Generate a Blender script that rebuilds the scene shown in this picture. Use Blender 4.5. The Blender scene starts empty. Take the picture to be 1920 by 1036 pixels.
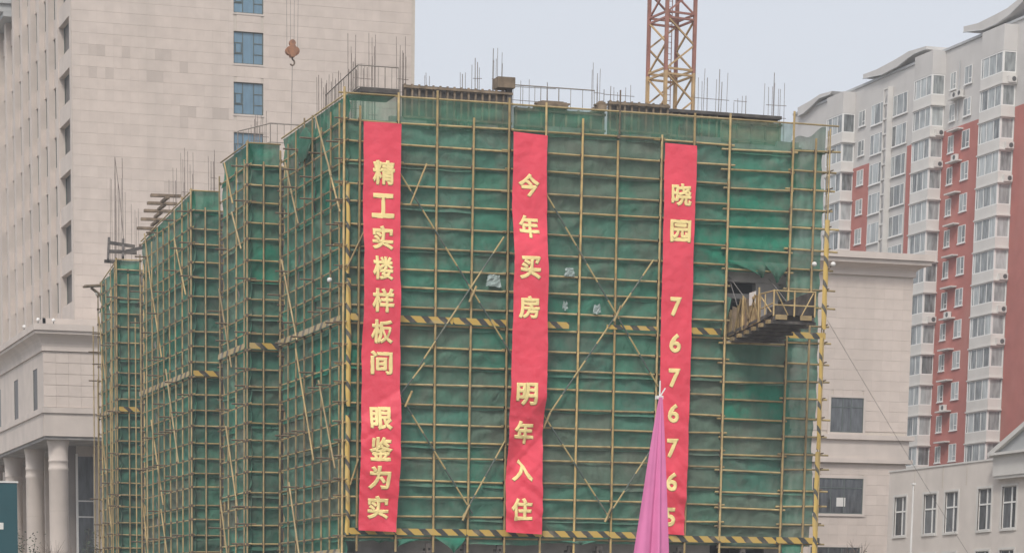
import bpy, bmesh, math, random
from mathutils import Vector, Matrix, noise
rnd = random.Random(7)
scene = bpy.context.scene
COL = scene.collection

# ------------------------------------------------------------------ camera
cam_d = bpy.data.cameras.new('camera')
cam = bpy.data.objects.new('camera', cam_d)
COL.objects.link(cam)
rx, ux, fx = (0.95850, -0.28507, 0.00383), (0.04122, 0.15189, 0.98754), (0.28210, 0.94640, -0.15734)
Mc = Matrix(((rx[0], ux[0], -fx[0], -34.7514), (rx[1], ux[1], -fx[1], -113.2529),
             (rx[2], ux[2], -fx[2], 1.5919), (0, 0, 0, 1)))
cam.matrix_world = Mc
cam_d.sensor_width = 36.0
cam_d.lens = 4611.5 / 1920 * 36
cam_d.shift_x = (960 - 599.96) / 1920
cam_d.shift_y = (1917.05 - 518) / 1920
cam_d.clip_start = 0.5
cam_d.clip_end = 5000
scene.camera = cam

# ------------------------------------------------------------------ sky, sun
SUN_EL, SUN_AZ = math.radians(50), math.radians(214)      # azimuth clockwise from +Y: behind the camera, a little left
world = bpy.data.worlds.new('World')
scene.world = world
world.use_nodes = True
wn = world.node_tree
wn.nodes.clear()
sky = wn.nodes.new('ShaderNodeTexSky'); sky.sky_type = 'NISHITA'; sky.sun_disc = False
sky.sun_elevation = SUN_EL; sky.sun_rotation = SUN_AZ; sky.dust_density = 6.0; sky.air_density = 1.5
hs = wn.nodes.new('ShaderNodeHueSaturation'); hs.inputs['Saturation'].default_value = 0.25
bg1 = wn.nodes.new('ShaderNodeBackground'); bg1.inputs['Strength'].default_value = 0.05
bg2 = wn.nodes.new('ShaderNodeBackground'); bg2.inputs['Color'].default_value = (0.66, 0.70, 0.78, 1)
bg2.inputs['Strength'].default_value = 0.83
addn = wn.nodes.new('ShaderNodeAddShader')
wo = wn.nodes.new('ShaderNodeOutputWorld')
wn.links.new(sky.outputs['Color'], hs.inputs['Color'])
wn.links.new(hs.outputs['Color'], bg1.inputs['Color'])
wn.links.new(bg1.outputs[0], addn.inputs[0]); wn.links.new(bg2.outputs[0], addn.inputs[1])
wn.links.new(addn.outputs[0], wo.inputs['Surface'])
sun_d = bpy.data.lights.new('sun', 'SUN'); sun_d.energy = 2.15; sun_d.angle = math.radians(13); sun_d.color = (1.0, 0.95, 0.88)
sun = bpy.data.objects.new('sun', sun_d); COL.objects.link(sun)
sd = Vector((math.sin(SUN_AZ) * math.cos(SUN_EL), math.cos(SUN_AZ) * math.cos(SUN_EL), math.sin(SUN_EL)))
sun.rotation_euler = sd.to_track_quat('Z', 'Y').to_euler()
vs = scene.view_settings
vs.view_transform = 'Standard'; vs.look = 'None'; vs.exposure = 0.0; vs.gamma = 1.0; vs.use_curve_mapping = False

# ------------------------------------------------------------------ materials
def newmat(name):
    m = bpy.data.materials.new(name); m.use_nodes = True
    nt = m.node_tree; nt.nodes.clear()
    return m, nt, nt.nodes.new('ShaderNodeOutputMaterial')

def N(nt, t, **kw):
    n = nt.nodes.new(t)
    for k, v in kw.items():
        if k in n.inputs: n.inputs[k].default_value = v
        else: setattr(n, k, v)
    return n

def mat(name, col, rough=0.8, var=0.12, scale=3.0, spec=0.3, bump=0.0, bscale=20.0, metal=0.0, objcol=False, stretch=(1, 1, 1), dirt=None, rndvar=0.0):
    """principled surface, colour broken up by noise; objcol multiplies in the object's own colour"""
    m, nt, out = newmat(name)
    b = N(nt, 'ShaderNodeBsdfPrincipled'); L = nt.links
    b.inputs['Roughness'].default_value = rough; b.inputs['Metallic'].default_value = metal
    b.inputs['Specular IOR Level'].default_value = spec
    tc = N(nt, 'ShaderNodeTexCoord'); mp = N(nt, 'ShaderNodeMapping'); mp.inputs['Scale'].default_value = stretch
    geo = N(nt, 'ShaderNodeNewGeometry')
    L.new(geo.outputs['Position'], mp.inputs['Vector'])
    nz = N(nt, 'ShaderNodeTexNoise'); nz.inputs['Scale'].default_value = scale; nz.inputs['Detail'].default_value = 5
    L.new(mp.outputs[0], nz.inputs['Vector'])
    mr = N(nt, 'ShaderNodeMapRange'); mr.inputs['From Min'].default_value = .3; mr.inputs['From Max'].default_value = .7
    mr.inputs['To Min'].default_value = 1 - var; mr.inputs['To Max'].default_value = 1 + var
    L.new(nz.outputs['Fac'], mr.inputs['Value'])
    c = N(nt, 'ShaderNodeMix'); c.data_type = 'RGBA'; c.blend_type = 'MULTIPLY'; c.inputs['Factor'].default_value = 1
    c.inputs[6].default_value = (*col, 1)
    L.new(mr.outputs[0], c.inputs[7])
    res = c.outputs[2]
    oi = N(nt, 'ShaderNodeObjectInfo')
    if objcol:
        c2 = N(nt, 'ShaderNodeMix'); c2.data_type = 'RGBA'; c2.blend_type = 'MULTIPLY'; c2.inputs['Factor'].default_value = 1
        L.new(res, c2.inputs[6]); L.new(oi.outputs['Color'], c2.inputs[7]); res = c2.outputs[2]
    if rndvar:
        add = N(nt, 'ShaderNodeMath', operation='ADD'); fr = N(nt, 'ShaderNodeMath', operation='FRACT')
        L.new(geo.outputs['Random Per Island'], add.inputs[0]); L.new(oi.outputs['Random'], add.inputs[1]); L.new(add.outputs[0], fr.inputs[0])
        m3 = N(nt, 'ShaderNodeMapRange'); m3.inputs['To Min'].default_value = 1 - rndvar; m3.inputs['To Max'].default_value = 1 + rndvar
        L.new(fr.outputs[0], m3.inputs['Value'])
        c3 = N(nt, 'ShaderNodeMix'); c3.data_type = 'RGBA'; c3.blend_type = 'MULTIPLY'; c3.inputs['Factor'].default_value = 1
        L.new(res, c3.inputs[6]); L.new(m3.outputs[0], c3.inputs[7]); res = c3.outputs[2]
    if dirt:
        nz2 = N(nt, 'ShaderNodeTexNoise'); nz2.inputs['Scale'].default_value = dirt[1]; nz2.inputs['Detail'].default_value = 6
        mp2 = N(nt, 'ShaderNodeMapping'); mp2.inputs['Scale'].default_value = dirt[3] if len(dirt) > 3 else (1, 1, 1)
        L.new(geo.outputs['Position'], mp2.inputs['Vector']); L.new(mp2.outputs[0], nz2.inputs['Vector'])
        m4 = N(nt, 'ShaderNodeMapRange'); m4.inputs['From Min'].default_value = .5; m4.inputs['From Max'].default_value = .72
        m4.inputs['To Min'].default_value = 0; m4.inputs['To Max'].default_value = dirt[2]
        L.new(nz2.outputs['Fac'], m4.inputs['Value'])
        c4 = N(nt, 'ShaderNodeMix'); c4.data_type = 'RGBA'
        L.new(m4.outputs[0], c4.inputs['Factor']); L.new(res, c4.inputs[6]); c4.inputs[7].default_value = (*dirt[0], 1); res = c4.outputs[2]
    L.new(res, b.inputs['Base Color'])
    if bump:
        bz = N(nt, 'ShaderNodeTexNoise'); bz.inputs['Scale'].default_value = bscale; bz.inputs['Detail'].default_value = 4
        L.new(geo.outputs['Position'], bz.inputs['Vector'])
        bp = N(nt, 'ShaderNodeBump'); bp.inputs['Strength'].default_value = bump; bp.inputs['Distance'].default_value = .05
        L.new(bz.outputs['Fac'], bp.inputs['Height']); L.new(bp.outputs[0], b.inputs['Normal'])
    L.new(b.outputs[0], out.inputs['Surface'])
    return m

def net_mat(name, alpha=0.89):
    """knitted debris netting: object colour, dusty streaks, partly see-through"""
    m, nt, out = newmat(name); L = nt.links
    oi = N(nt, 'ShaderNodeObjectInfo'); geo = N(nt, 'ShaderNodeNewGeometry')
    nz = N(nt, 'ShaderNodeTexNoise'); nz.inputs['Scale'].default_value = .55; nz.inputs['Detail'].default_value = 8; nz.inputs['Roughness'].default_value = .65
    L.new(geo.outputs['Position'], nz.inputs['Vector'])
    mp = N(nt, 'ShaderNodeMapping'); mp.inputs['Scale'].default_value = (3.5, 3.5, .5)
    L.new(geo.outputs['Position'], mp.inputs['Vector'])
    st = N(nt, 'ShaderNodeTexNoise'); st.inputs['Scale'].default_value = 1.0; st.inputs['Detail'].default_value = 5
    L.new(mp.outputs[0], st.inputs['Vector'])
    dust = N(nt, 'ShaderNodeMapRange'); dust.inputs['From Min'].default_value = .44; dust.inputs['From Max'].default_value = .62; dust.inputs['To Max'].default_value = .62
    L.new(nz.outputs['Fac'], dust.inputs['Value'])
    c = N(nt, 'ShaderNodeMix'); c.data_type = 'RGBA'; c.inputs[7].default_value = (.175, .190, .150, 1)
    L.new(dust.outputs[0], c.inputs['Factor']); L.new(oi.outputs['Color'], c.inputs[6])
    mr = N(nt, 'ShaderNodeMapRange'); mr.inputs['From Min'].default_value = .3; mr.inputs['From Max'].default_value = .7
    mr.inputs['To Min'].default_value = .82; mr.inputs['To Max'].default_value = 1.15
    L.new(st.outputs['Fac'], mr.inputs['Value'])
    c2 = N(nt, 'ShaderNodeMix'); c2.data_type = 'RGBA'; c2.blend_type = 'MULTIPLY'; c2.inputs['Factor'].default_value = 1
    L.new(c.outputs[2], c2.inputs[6]); L.new(mr.outputs[0], c2.inputs[7])
    bz = N(nt, 'ShaderNodeTexNoise'); bz.inputs['Scale'].default_value = 2.2; bz.inputs['Detail'].default_value = 4; bz.inputs['Distortion'].default_value = 1.2
    mpb = N(nt, 'ShaderNodeMapping'); mpb.inputs['Scale'].default_value = (1, 1, .7); mpb.inputs['Rotation'].default_value = (.3, .5, .2)
    L.new(geo.outputs['Position'], mpb.inputs['Vector']); L.new(mpb.outputs[0], bz.inputs['Vector'])
    bp = N(nt, 'ShaderNodeBump'); bp.inputs['Strength'].default_value = .8; bp.inputs['Distance'].default_value = .12
    L.new(bz.outputs['Fac'], bp.inputs['Height'])
    d = N(nt, 'ShaderNodeBsdfDiffuse'); L.new(c2.outputs[2], d.inputs['Color']); L.new(bp.outputs[0], d.inputs['Normal'])
    t = N(nt, 'ShaderNodeBsdfTranslucent'); L.new(c2.outputs[2], t.inputs['Color'])
    mx = N(nt, 'ShaderNodeMixShader'); mx.inputs[0].default_value = .22
    L.new(d.outputs[0], mx.inputs[1]); L.new(t.outputs[0], mx.inputs[2])
    tr = N(nt, 'ShaderNodeBsdfTransparent')
    al = N(nt, 'ShaderNodeMapRange'); al.inputs['From Min'].default_value = .3; al.inputs['From Max'].default_value = .7
    al.inputs['To Min'].default_value = alpha + .08; al.inputs['To Max'].default_value = alpha - .08
    L.new(st.outputs['Fac'], al.inputs['Value'])
    m2 = N(nt, 'ShaderNodeMixShader'); L.new(al.outputs[0], m2.inputs[0]); L.new(tr.outputs[0], m2.inputs[1]); L.new(mx.outputs[0], m2.inputs[2])
    L.new(m2.outputs[0], out.inputs['Surface'])
    return m

def stripe_mat(name, ca, cb, axis, period, duty=.5, wear=.35, pale=(.42, .38, .30)):
    """two-colour warning stripes in the object's own space; axis = weights of x,y,z"""
    m, nt, out = newmat(name); L = nt.links
    tc = N(nt, 'ShaderNodeTexCoord'); sp = N(nt, 'ShaderNodeVectorMath', operation='DOT_PRODUCT'); sp.inputs[1].default_value = axis
    L.new(tc.outputs['Object'], sp.inputs[0])
    nz = N(nt, 'ShaderNodeTexNoise'); nz.inputs['Scale'].default_value = 4
    L.new(tc.outputs['Object'], nz.inputs['Vector'])
    w = N(nt, 'ShaderNodeMath', operation='MULTIPLY_ADD'); w.inputs[1].default_value = .12; L.new(nz.outputs['Fac'], w.inputs[0]); L.new(sp.outputs['Value'], w.inputs[2])
    dv = N(nt, 'ShaderNodeMath', operation='DIVIDE'); dv.inputs[1].default_value = period; L.new(w.outputs[0], dv.inputs[0])
    fr = N(nt, 'ShaderNodeMath', operation='FRACT'); L.new(dv.outputs[0], fr.inputs[0])
    gt = N(nt, 'ShaderNodeMath', operation='GREATER_THAN'); gt.inputs[1].default_value = duty; L.new(fr.outputs[0], gt.inputs[0])
    c = N(nt, 'ShaderNodeMix'); c.data_type = 'RGBA'; c.inputs[6].default_value = (*ca, 1); c.inputs[7].default_value = (*cb, 1); L.new(gt.outputs[0], c.inputs['Factor'])
    n2 = N(nt, 'ShaderNodeTexNoise'); n2.inputs['Scale'].default_value = 1.1; n2.inputs['Detail'].default_value = 6
    geo = N(nt, 'ShaderNodeNewGeometry'); L.new(geo.outputs['Position'], n2.inputs['Vector'])
    mr = N(nt, 'ShaderNodeMapRange'); mr.inputs['From Min'].default_value = .5; mr.inputs['From Max'].default_value = .7; mr.inputs['To Max'].default_value = wear
    L.new(n2.outputs['Fac'], mr.inputs['Value'])
    c2 = N(nt, 'ShaderNodeMix'); c2.data_type = 'RGBA'; L.new(mr.outputs[0], c2.inputs['Factor']); L.new(c.outputs[2], c2.inputs[6]); c2.inputs[7].default_value = (*pale, 1)
    b = N(nt, 'ShaderNodeBsdfPrincipled'); b.inputs['Roughness'].default_value = .6
    L.new(c2.outputs[2], b.inputs['Base Color']); L.new(b.outputs[0], out.inputs['Surface'])
    return m

def glass_mat(name, col, var=.35, rough=.12, spec=.6):
    """window glazing seen from outside: dim room tone with curtains and uneven reflections painted in, plus a clear reflection"""
    m, nt, out = newmat(name); L = nt.links
    geo = N(nt, 'ShaderNodeNewGeometry'); oi = N(nt, 'ShaderNodeObjectInfo')
    mp = N(nt, 'ShaderNodeMapping'); mp.inputs['Scale'].default_value = (2.4, 2.4, .5); L.new(geo.outputs['Position'], mp.inputs['Vector'])
    nz = N(nt, 'ShaderNodeTexNoise'); nz.inputs['Scale'].default_value = 1.6; nz.inputs['Detail'].default_value = 4; L.new(mp.outputs[0], nz.inputs['Vector'])
    a = N(nt, 'ShaderNodeMath', operation='MULTIPLY_ADD'); a.inputs[1].default_value = .55; L.new(oi.outputs['Random'], a.inputs[0]); L.new(nz.outputs['Fac'], a.inputs[2])
    mr = N(nt, 'ShaderNodeMapRange'); mr.inputs['From Min'].default_value = .35; mr.inputs['From Max'].default_value = 1.15
    mr.inputs['To Min'].default_value = 1 - var; mr.inputs['To Max'].default_value = 1 + var * 1.5; L.new(a.outputs[0], mr.inputs['Value'])
    c = N(nt, 'ShaderNodeMix'); c.data_type = 'RGBA'; c.blend_type = 'MULTIPLY'; c.inputs['Factor'].default_value = 1
    c.inputs[6].default_value = (*col, 1); L.new(mr.outputs[0], c.inputs[7])
    b = N(nt, 'ShaderNodeBsdfPrincipled'); b.inputs['Roughness'].default_value = rough; b.inputs['Specular IOR Level'].default_value = spec
    L.new(c.outputs[2], b.inputs['Base Color']); L.new(b.outputs[0], out.inputs['Surface'])
    return m

M = {}
M['ground'] = mat('dusty_ground', (.22, .20, .17), .95, .2, .3, bump=.3, bscale=3)
M['stone'] = mat('stone_cladding', (.565, .485, .43), .75, .05, 1.2, rndvar=.03, objcol=True, dirt=((.44, .385, .34), .22, .42, (1.4, 1.4, .18)))
M['joint'] = mat('stone_joint', (.52, .46, .40), .9, .05)
M['stone_plain'] = mat('stone_plain', (.55, .48, .43), .75, .06, .8, dirt=((.38, .34, .31), .5, .4, (1, 1, .2)))
M['conc'] = mat('raw_concrete', (.29, .27, .255), .9, .22, .8, bump=.2, dirt=((.15, .14, .13), .7, .6))
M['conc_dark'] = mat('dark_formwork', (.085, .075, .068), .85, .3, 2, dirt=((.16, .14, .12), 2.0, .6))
M['board'] = mat('weathered_board', (.22, .165, .115), .85, .35, 2.5, rndvar=.2)
M['ply'] = mat('yellow_plywood', (.30, .22, .11), .75, .35, 2.5, rndvar=.3, dirt=((.13, .10, .07), 2.4, .75))
M['pole'] = mat('scaffold_tube', (.48, .35, .165), .6, .25, 1.6, spec=.25, objcol=True, dirt=((.19, .125, .07), 2.6, .6))
M['pole_l'] = mat('scaffold_tube_yellow', (.42, .315, .16), .6, .25, 1.6, spec=.25, objcol=True, dirt=((.23, .15, .085), 2.2, .6))
M['ledger'] = mat('scaffold_ledger', (.43, .33, .165), .6, .25, 1.4, spec=.25, objcol=True, dirt=((.17, .115, .07), 2.0, .6))
M['clamp'] = mat('rusty_clamp', (.15, .11, .075), .8, .3, 6)
M['rebar'] = mat('rebar_steel', (.20, .165, .145), .75, .25, 3)
M['rail'] = mat('roof_guard_tube', (.25, .22, .19), .7, .2, 3)
M['brace'] = stripe_mat('warning_brace', (.42, .32, .14), (.075, .10, .085), (0, 0, 1), 2.0, .5, .4, (.35, .3, .2))
M['hazard'] = stripe_mat('warning_board', (.50, .33, .075), (.05, .05, .045), (1, 0, 1.15), .86, .58, .5, (.40, .34, .23))
M['hazard_y'] = stripe_mat('warning_board_side', (.44, .33, .15), (.10, .09, .07), (0, 1, 1.15), 1.1, .6, .8, (.42, .37, .29))
M['hazard_v'] = stripe_mat('warning_strip_upright', (.56, .38, .10), (.09, .085, .07), (1.4, 0, 1), 1.15, .76, .5, (.42, .34, .20))
M['net'] = net_mat('debris_net')
M['net_top'] = net_mat('guard_net', .62)
M['banner'] = mat('red_banner_cloth', (.76, .045, .082), .36, .07, .6, spec=.75, bump=.7, bscale=2.8)
M['gold'] = mat('gold_lettering', (.88, .70, .31), .6, .05, 1.0, spec=.3)
M['pink'] = mat('pink_flag_cloth', (.66, .205, .40), .6, .07, 4, spec=.25)
M['white'] = mat('white_paint', (.72, .70, .67), .6, .06, 1)
M['apt_white'] = mat('apartment_white_render', (.55, .53, .51), .85, .05, .5, dirt=((.46, .44, .42), .5, .4, (1, 1, .15)))
M['apt_red'] = mat('apartment_red_paint', (.42, .15, .125), .85, .08, .7, dirt=((.46, .23, .19), .4, .5, (1, 1, .3)))
M['apt_sill'] = mat('bay_sill', (.61, .59, .56), .8, .05, .7)
M['upvc'] = mat('white_window_frame', (.74, .73, .71), .5, .03, 1)
M['glass_apt'] = glass_mat('apartment_glass', (.24, .255, .255), .75)
M['glass_tower'] = glass_mat('tower_blue_glass', (.12, .205, .275), .18, .1, .7)
M['glass_dark'] = glass_mat('dark_glass', (.075, .08, .085), .85)  # strong variation paints reflection variety into the pane colour
M['glass_dull'] = glass_mat('dull_brown_glass', (.10, .092, .086), .3, .45, .25)  # brownish glazing, rougher and less glossy
M['frame_dark'] = mat('green_grey_frame', (.10, .12, .11), .5, .1, 2)
M['crane_red'] = mat('crane_red_paint', (.31, .145, .115), .6, .25, 1.5, dirt=((.28, .17, .12), 2, .6))
M['crane_yel'] = mat('crane_yellow_paint', (.44, .30, .16), .6, .25, 1.5, dirt=((.30, .19, .10), 2, .6))
M['hook'] = mat('orange_hook_block', (.33, .16, .09), .6, .25, 2, dirt=((.15, .10, .08), 3, .6))
M['cable'] = mat('steel_cable', (.20, .18, .17), .6, .1)
M['teal'] = mat('teal_hoarding', (.020, .082, .098), .7, .1, .6)
M['bark'] = mat('bare_bark', (.15, .115, .09), .9, .2, 8)
M['leaf'] = mat('dark_leaf', (.05, .065, .04), .8, .35, 1.5, rndvar=.35)
M['roofgrey'] = mat('grey_roof_sheet', (.42, .43, .43), .6, .06, 1)
M['acgrille'] = mat('fan_grille', (.09, .09, .09), .7, .1)

# ------------------------------------------------------------------ mesh helpers
W = {}                                    # world origin of every object

class MB:
    def __init__(s): s.v = []; s.f = []
    def box(s, x0, x1, y0, y1, z0, z1, skip=''):
        b = len(s.v)
        s.v += [(x0, y0, z0), (x1, y0, z0), (x1, y1, z0), (x0, y1, z0), (x0, y0, z1), (x1, y0, z1), (x1, y1, z1), (x0, y1, z1)]
        q = {'b': (0, 3, 2, 1), 't': (4, 5, 6, 7), 'f': (0, 1, 5, 4), 'r': (1, 2, 6, 5), 'k': (2, 3, 7, 6), 'l': (3, 0, 4, 7)}
        s.f += [tuple(i + b for i in q[k]) for k in q if k not in skip]
        return s
    def tube(s, p, q, r, n=6, r2=None):
        p, q = Vector(p), Vector(q); d = (q - p).normalized()
        a = d.cross(Vector((0, 0, 1)) if abs(d.z) < .9 else Vector((1, 0, 0))).normalized(); c = d.cross(a)
        b = len(s.v); r2 = r if r2 is None else r2
        for (o, rr) in ((p, r), (q, r2)):
            for i in range(n):
                t = 2 * math.pi * i / n
                s.v.append(tuple(o + a * (rr * math.cos(t)) + c * (rr * math.sin(t))))
        for i in range(n):
            j = (i + 1) % n; s.f.append((b + i, b + j, b + n + j, b + n + i))
        s.f.append(tuple(b + i for i in range(n))[::-1]); s.f.append(tuple(b + n + i for i in range(n)))
        return s
    def path(s, pts, r, n=6):
        for a, b in zip(pts, pts[1:]): s.tube(a, b, r, n)
        return s
    def bar(s, p, q, wx, wz):
        """rectangular bar from p to q, wx across and wz high"""
        p, q = Vector(p), Vector(q); d = (q - p).normalized()
        a = d.cross(Vector((0, 0, 1)) if abs(d.z) < .95 else Vector((1, 0, 0))).normalized(); c = a.cross(d)
        b = len(s.v)
        for o in (p, q):
            for sx, sz in ((-1, -1), (1, -1), (1, 1), (-1, 1)): s.v.append(tuple(o + a * (sx * wx / 2) + c * (sz * wz / 2)))
        s.f += [(b, b + 1, b + 2, b + 3), (b + 7, b + 6, b + 5, b + 4)] + [(b + i, b + 4 + i, b + 4 + (i + 1) % 4, b + (i + 1) % 4) for i in range(4)]
        return s
    def poly(s, pts): b = len(s.v); s.v += [tuple(p) for p in pts]; s.f.append(tuple(range(b, b + len(pts)))); return s
    def grid(s, fn, nu, nv):
        b = len(s.v)
        for j in range(nv + 1):
            for i in range(nu + 1): s.v.append(tuple(fn(i / nu, j / nv)))
        for j in range(nv):
            for i in range(nu):
                a = b + j * (nu + 1) + i; s.f.append((a, a + 1, a + nu + 2, a + nu + 1))
        return s
    def prism(s, pts, off):
        """closed outline pts extruded by vector off"""
        n = len(pts); b = len(s.v); off = Vector(off)
        s.v += [tuple(p) for p in pts] + [tuple(Vector(p) + off) for p in pts]
        s.f.append(tuple(range(b, b + n))[::-1]); s.f.append(tuple(range(b + n, b + 2 * n)))
        s.f += [(b + i, b + (i + 1) % n, b + n + (i + 1) % n, b + n + i) for i in range(n)]
        return s
    def lathe(s, cx, cy, prof, n=20):
        b = len(s.v)
        for (r, z) in prof:
            for i in range(n): t = 2 * math.pi * i / n; s.v.append((cx + r * math.cos(t), cy + r * math.sin(t), z))
        for k in range(len(prof) - 1):
            for i in range(n):
                j = (i + 1) % n; s.f.append((b + k * n + i, b + k * n + j, b + (k + 1) * n + j, b + (k + 1) * n + i))
        return s
    def mesh(s, name, m, org=(0, 0, 0), smooth=False):
        me = bpy.data.meshes.new(name); o = Vector(org)
        me.from_pydata([tuple(Vector(v) - o) for v in s.v], [], s.f)
        if smooth: me.polygons.foreach_set('use_smooth', [True] * len(me.polygons))
        me.materials.append(M[m] if isinstance(m, str) else m)
        bm = bmesh.new(); bm.from_mesh(me); bmesh.ops.recalc_face_normals(bm, faces=bm.faces); bm.to_mesh(me); bm.free()
        return me

def link(name, me, org, parent=None):
    o = bpy.data.objects.new(name, me); COL.objects.link(o)
    org = Vector(org)
    if parent is not None: o.parent = parent; o.location = org - W[parent.name]
    else: o.location = org
    W[o.name] = org
    return o

def tag(o, label=None, cat=None, group=None, kind=None):
    if label: o['label'] = label
    if cat: o['category'] = cat
    if group: o['group'] = group
    if kind: o['kind'] = kind
    return o

def thing(name, label, cat, loc, group=None):
    return tag(link(name, None, loc), label, cat, group)

def part(name, mb, m, parent, smooth=False, kind=None, color=None):
    """one part; its origin is its thing's origin"""
    org = W[parent.name]
    o = link(name, mb.mesh(name, m, org, smooth), org, parent)
    if kind: o['kind'] = kind
    if color: o.color = (*color, 1)
    return o

def single(name, mb, m, org, label, cat, group=None, smooth=False):
    return tag(link(name, mb.mesh(name, m, org, smooth), org), label, cat, group)

def structure(name, mb, m, org=(0, 0, 0), smooth=False):
    return tag(link(name, mb.mesh(name, m, org, smooth), org), kind='structure')

TUBES = {}
def tube_part(name, p, q, r, m, parent, n=8):
    """a straight tube whose local Z runs along it (so stripes follow the tube)"""
    p, q = Vector(p), Vector(q); L = (q - p).length
    key = (round(L, 2), r, m)
    if key not in TUBES: TUBES[key] = MB().tube((0, 0, 0), (0, 0, round(L, 2)), r, n).mesh(name, m, smooth=False)
    o = link(name, TUBES[key], p, parent)
    g = rnd.uniform(.62, 1.12); h_ = rnd.uniform(-.06, .10); o.color = (g * (1 + h_ * .3), g, g * (1 - h_), 1)
    o.rotation_euler = (q - p).to_track_quat('Z', 'Y').to_euler()
    return o

def nz3(x, y, z): return noise.noise(Vector((x, y, z)))

# ------------------------------------------------------------------ ground
structure('ground', MB().poly([(-1500, -1500, 0), (1500, -1500, 0), (1500, 1500, 0), (-1500, 1500, 0)]), 'ground')

hm, hnt, hout = newmat('thin_haze')
pv = N(hnt, 'ShaderNodeVolumePrincipled'); pv.inputs['Color'].default_value = (.93, .95, 1, 1); pv.inputs['Density'].default_value = .00048
hnt.links.new(pv.outputs[0], hout.inputs['Volume'])
M['haze'] = hm
tag(link('haze', MB().box(-90, 140, -130, 150, -1.8, 66).mesh('haze', 'haze'), (0, 0, 0)), kind='stuff')

# ------------------------------------------------------------------ stone tower on the left
TX0, TX1, TY = 2.5, 29.7, 78.0
tw = thing('office_tower', 'tall beige stone clad office tower with ribbed side rising behind the scaffolding', 'tower', (TX0, TY, 0))
core = MB().box(TX0 + .62, TX1, TY + .32, 118, 0, 62, 'b')
part('core_wall', core, 'joint', tw)
WX0, WX1 = 15.06, 17.43
wz = [(46.82 - 3.7 * k + 3.7 * 1, 46.82 - 3.7 * k + 3.7 - 2.35) for k in range(-2, 6)]    # (top, bottom) of each window
# backing on the front, with the window openings left out
bk = MB()
bk.box(TX0 + .02, WX0, TY + .032, TY + .318, 0, 62).box(WX1, TX1 - .02, TY + .032, TY + .318, 0, 62)
zz = sorted([z for w in wz for z in w])
lo = 0
for (t, b) in sorted(wz, key=lambda w: w[1]):
    bk.box(WX0, WX1, TY + .032, TY + .318, lo, b); lo = t
bk.box(WX0, WX1, TY + .032, TY + .318, lo, 62)
part('joint_backing', bk, 'joint', tw)
PW, PH = .64, .80
panel = MB().box(0, PW - .003, 0, .030, 0, PH - .011, 'k').mesh('stone_panel', 'stone')
cand = []; cut = []
rows = int((62 - 20) / PH)
for r in range(rows):
    z = 20.3 + r * PH
    x = TX0
    while x + PW <= TX1 + .01:
        inwin = x + PW > WX0 + .02 and x < WX1 - .02
        hit = inwin and any(z < t - .03 and z + PH > b + .03 for (t, b) in wz)
        (cut if hit else cand).append((x, z))
        x += PW
# the tone of some stones differs, as in the photograph
dark_spots = [(160, 100), (215, 25), (180, 103), (220, 106), (290, 107), (300, 110), (165, 137), (190, 137), (270, 146), (285, 146), (330, 130), (345, 212), (338, 212), (393, 212), (400, 210), (170, 348), (200, 345), (310, 345)]
def approx_px(x, z):                      # rough place on the facade, only to choose stones
    return (-606 + (741 * (1 + (x - TX0) / 27.2 * .871)), 1130 - (z - 1.6) * 24.2 * (1 - (x - TX0) * .0012))
vis = sorted(cand, key=lambda c: (abs(approx_px(*c)[0] - 330) / 330) ** 2 + (abs(approx_px(*c)[1] - 190) / 230) ** 2)
ind, rest = vis[:296], vis[296:]
for (x, z) in ind:
    o = link('stone_panel', panel, (x, TY, z), tw)
    g = 1 + .03 * nz3(x * .35, 3.3, z * .6)
    u, v = approx_px(x, z)
    for (du, dv) in dark_spots:
        if abs(u - du) < 9 and abs(v - dv) < 10: g = .84 + .04 * rnd.random()
    o.color = (g, g * .995, g * .99, 1)
mb = MB()
for (x, z) in rest: mb.box(x, x + PW - .003, TY, TY + .030, z, z + PH - .011, 'k')
for (x, z) in cut:
    for (t, b) in wz:
        if z < t - .03 and z + PH > b + .03:
            if x < WX0 - .05: mb.box(x, WX0, TY, TY + .030, z, z + PH - .011, 'k')
            elif x + PW > WX1 + .05: mb.box(WX1, x + PW, TY, TY + .030, z, z + PH - .011, 'k')
            elif z < b - .05: mb.box(x, x + PW, TY, TY + .030, z, b, 'k')
            elif z + PH > t + .05: mb.box(x, x + PW, TY, TY + .030, t, z + PH - .011, 'k')
part('stone_panels', mb, 'stone', tw, kind='stuff')
# front windows: frame, mullions, panes
for (t, b) in wz:
    w = part('window', MB().box(WX0 - .06, WX1 + .06, TY - .03, TY + .05, b - .14, b - .02).box(WX0, WX1, TY + .26, TY + .30, b, t), 'stone_plain', tw)
    f = MB(); y0, y1 = TY + .13, TY + .21; H = t - b
    f.box(WX0, WX0 + .07, y0, y1, b, t).box(WX1 - .07, WX1, y0, y1, b, t).box(WX0 + .07, WX1 - .07, y0, y1, t - .07, t).box(WX0 + .07, WX1 - .07, y0, y1, b, b + .07)
    xa, xb = WX0 + .72, WX1 - .78
    f.box(xa, xa + .06, y0, y1, b + .07, t - .07).box(xb, xb + .06, y0, y1, b + .07, t - .07)
    for zc in (b + H * .30, b + H * .64):
        f.box(WX0 + .07, xa, y0, y1, zc, zc + .06).box(xb + .06, WX1 - .07, y0, y1, zc, zc + .06)
    f.box(WX0 + .14, xa - .06, y0 - .03, y0, b + H * .33, b + H * .36).box(WX0 + .14, WX0 + .19, y0 - .03, y0, b + H * .36, b + H * .62).box(xa - .11, xa - .06, y0 - .03, y0, b + H * .36, b + H * .62)
    part('frame', f, 'frame_dark', w)
    for (a, c) in ((WX0 + .07, xa), (xa + .06, xb), (xb + .06, WX1 - .07)):
        part('pane', MB().box(a, c, TY + .16, TY + .175, b + .07, t - .07), 'glass_tower', w)
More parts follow.
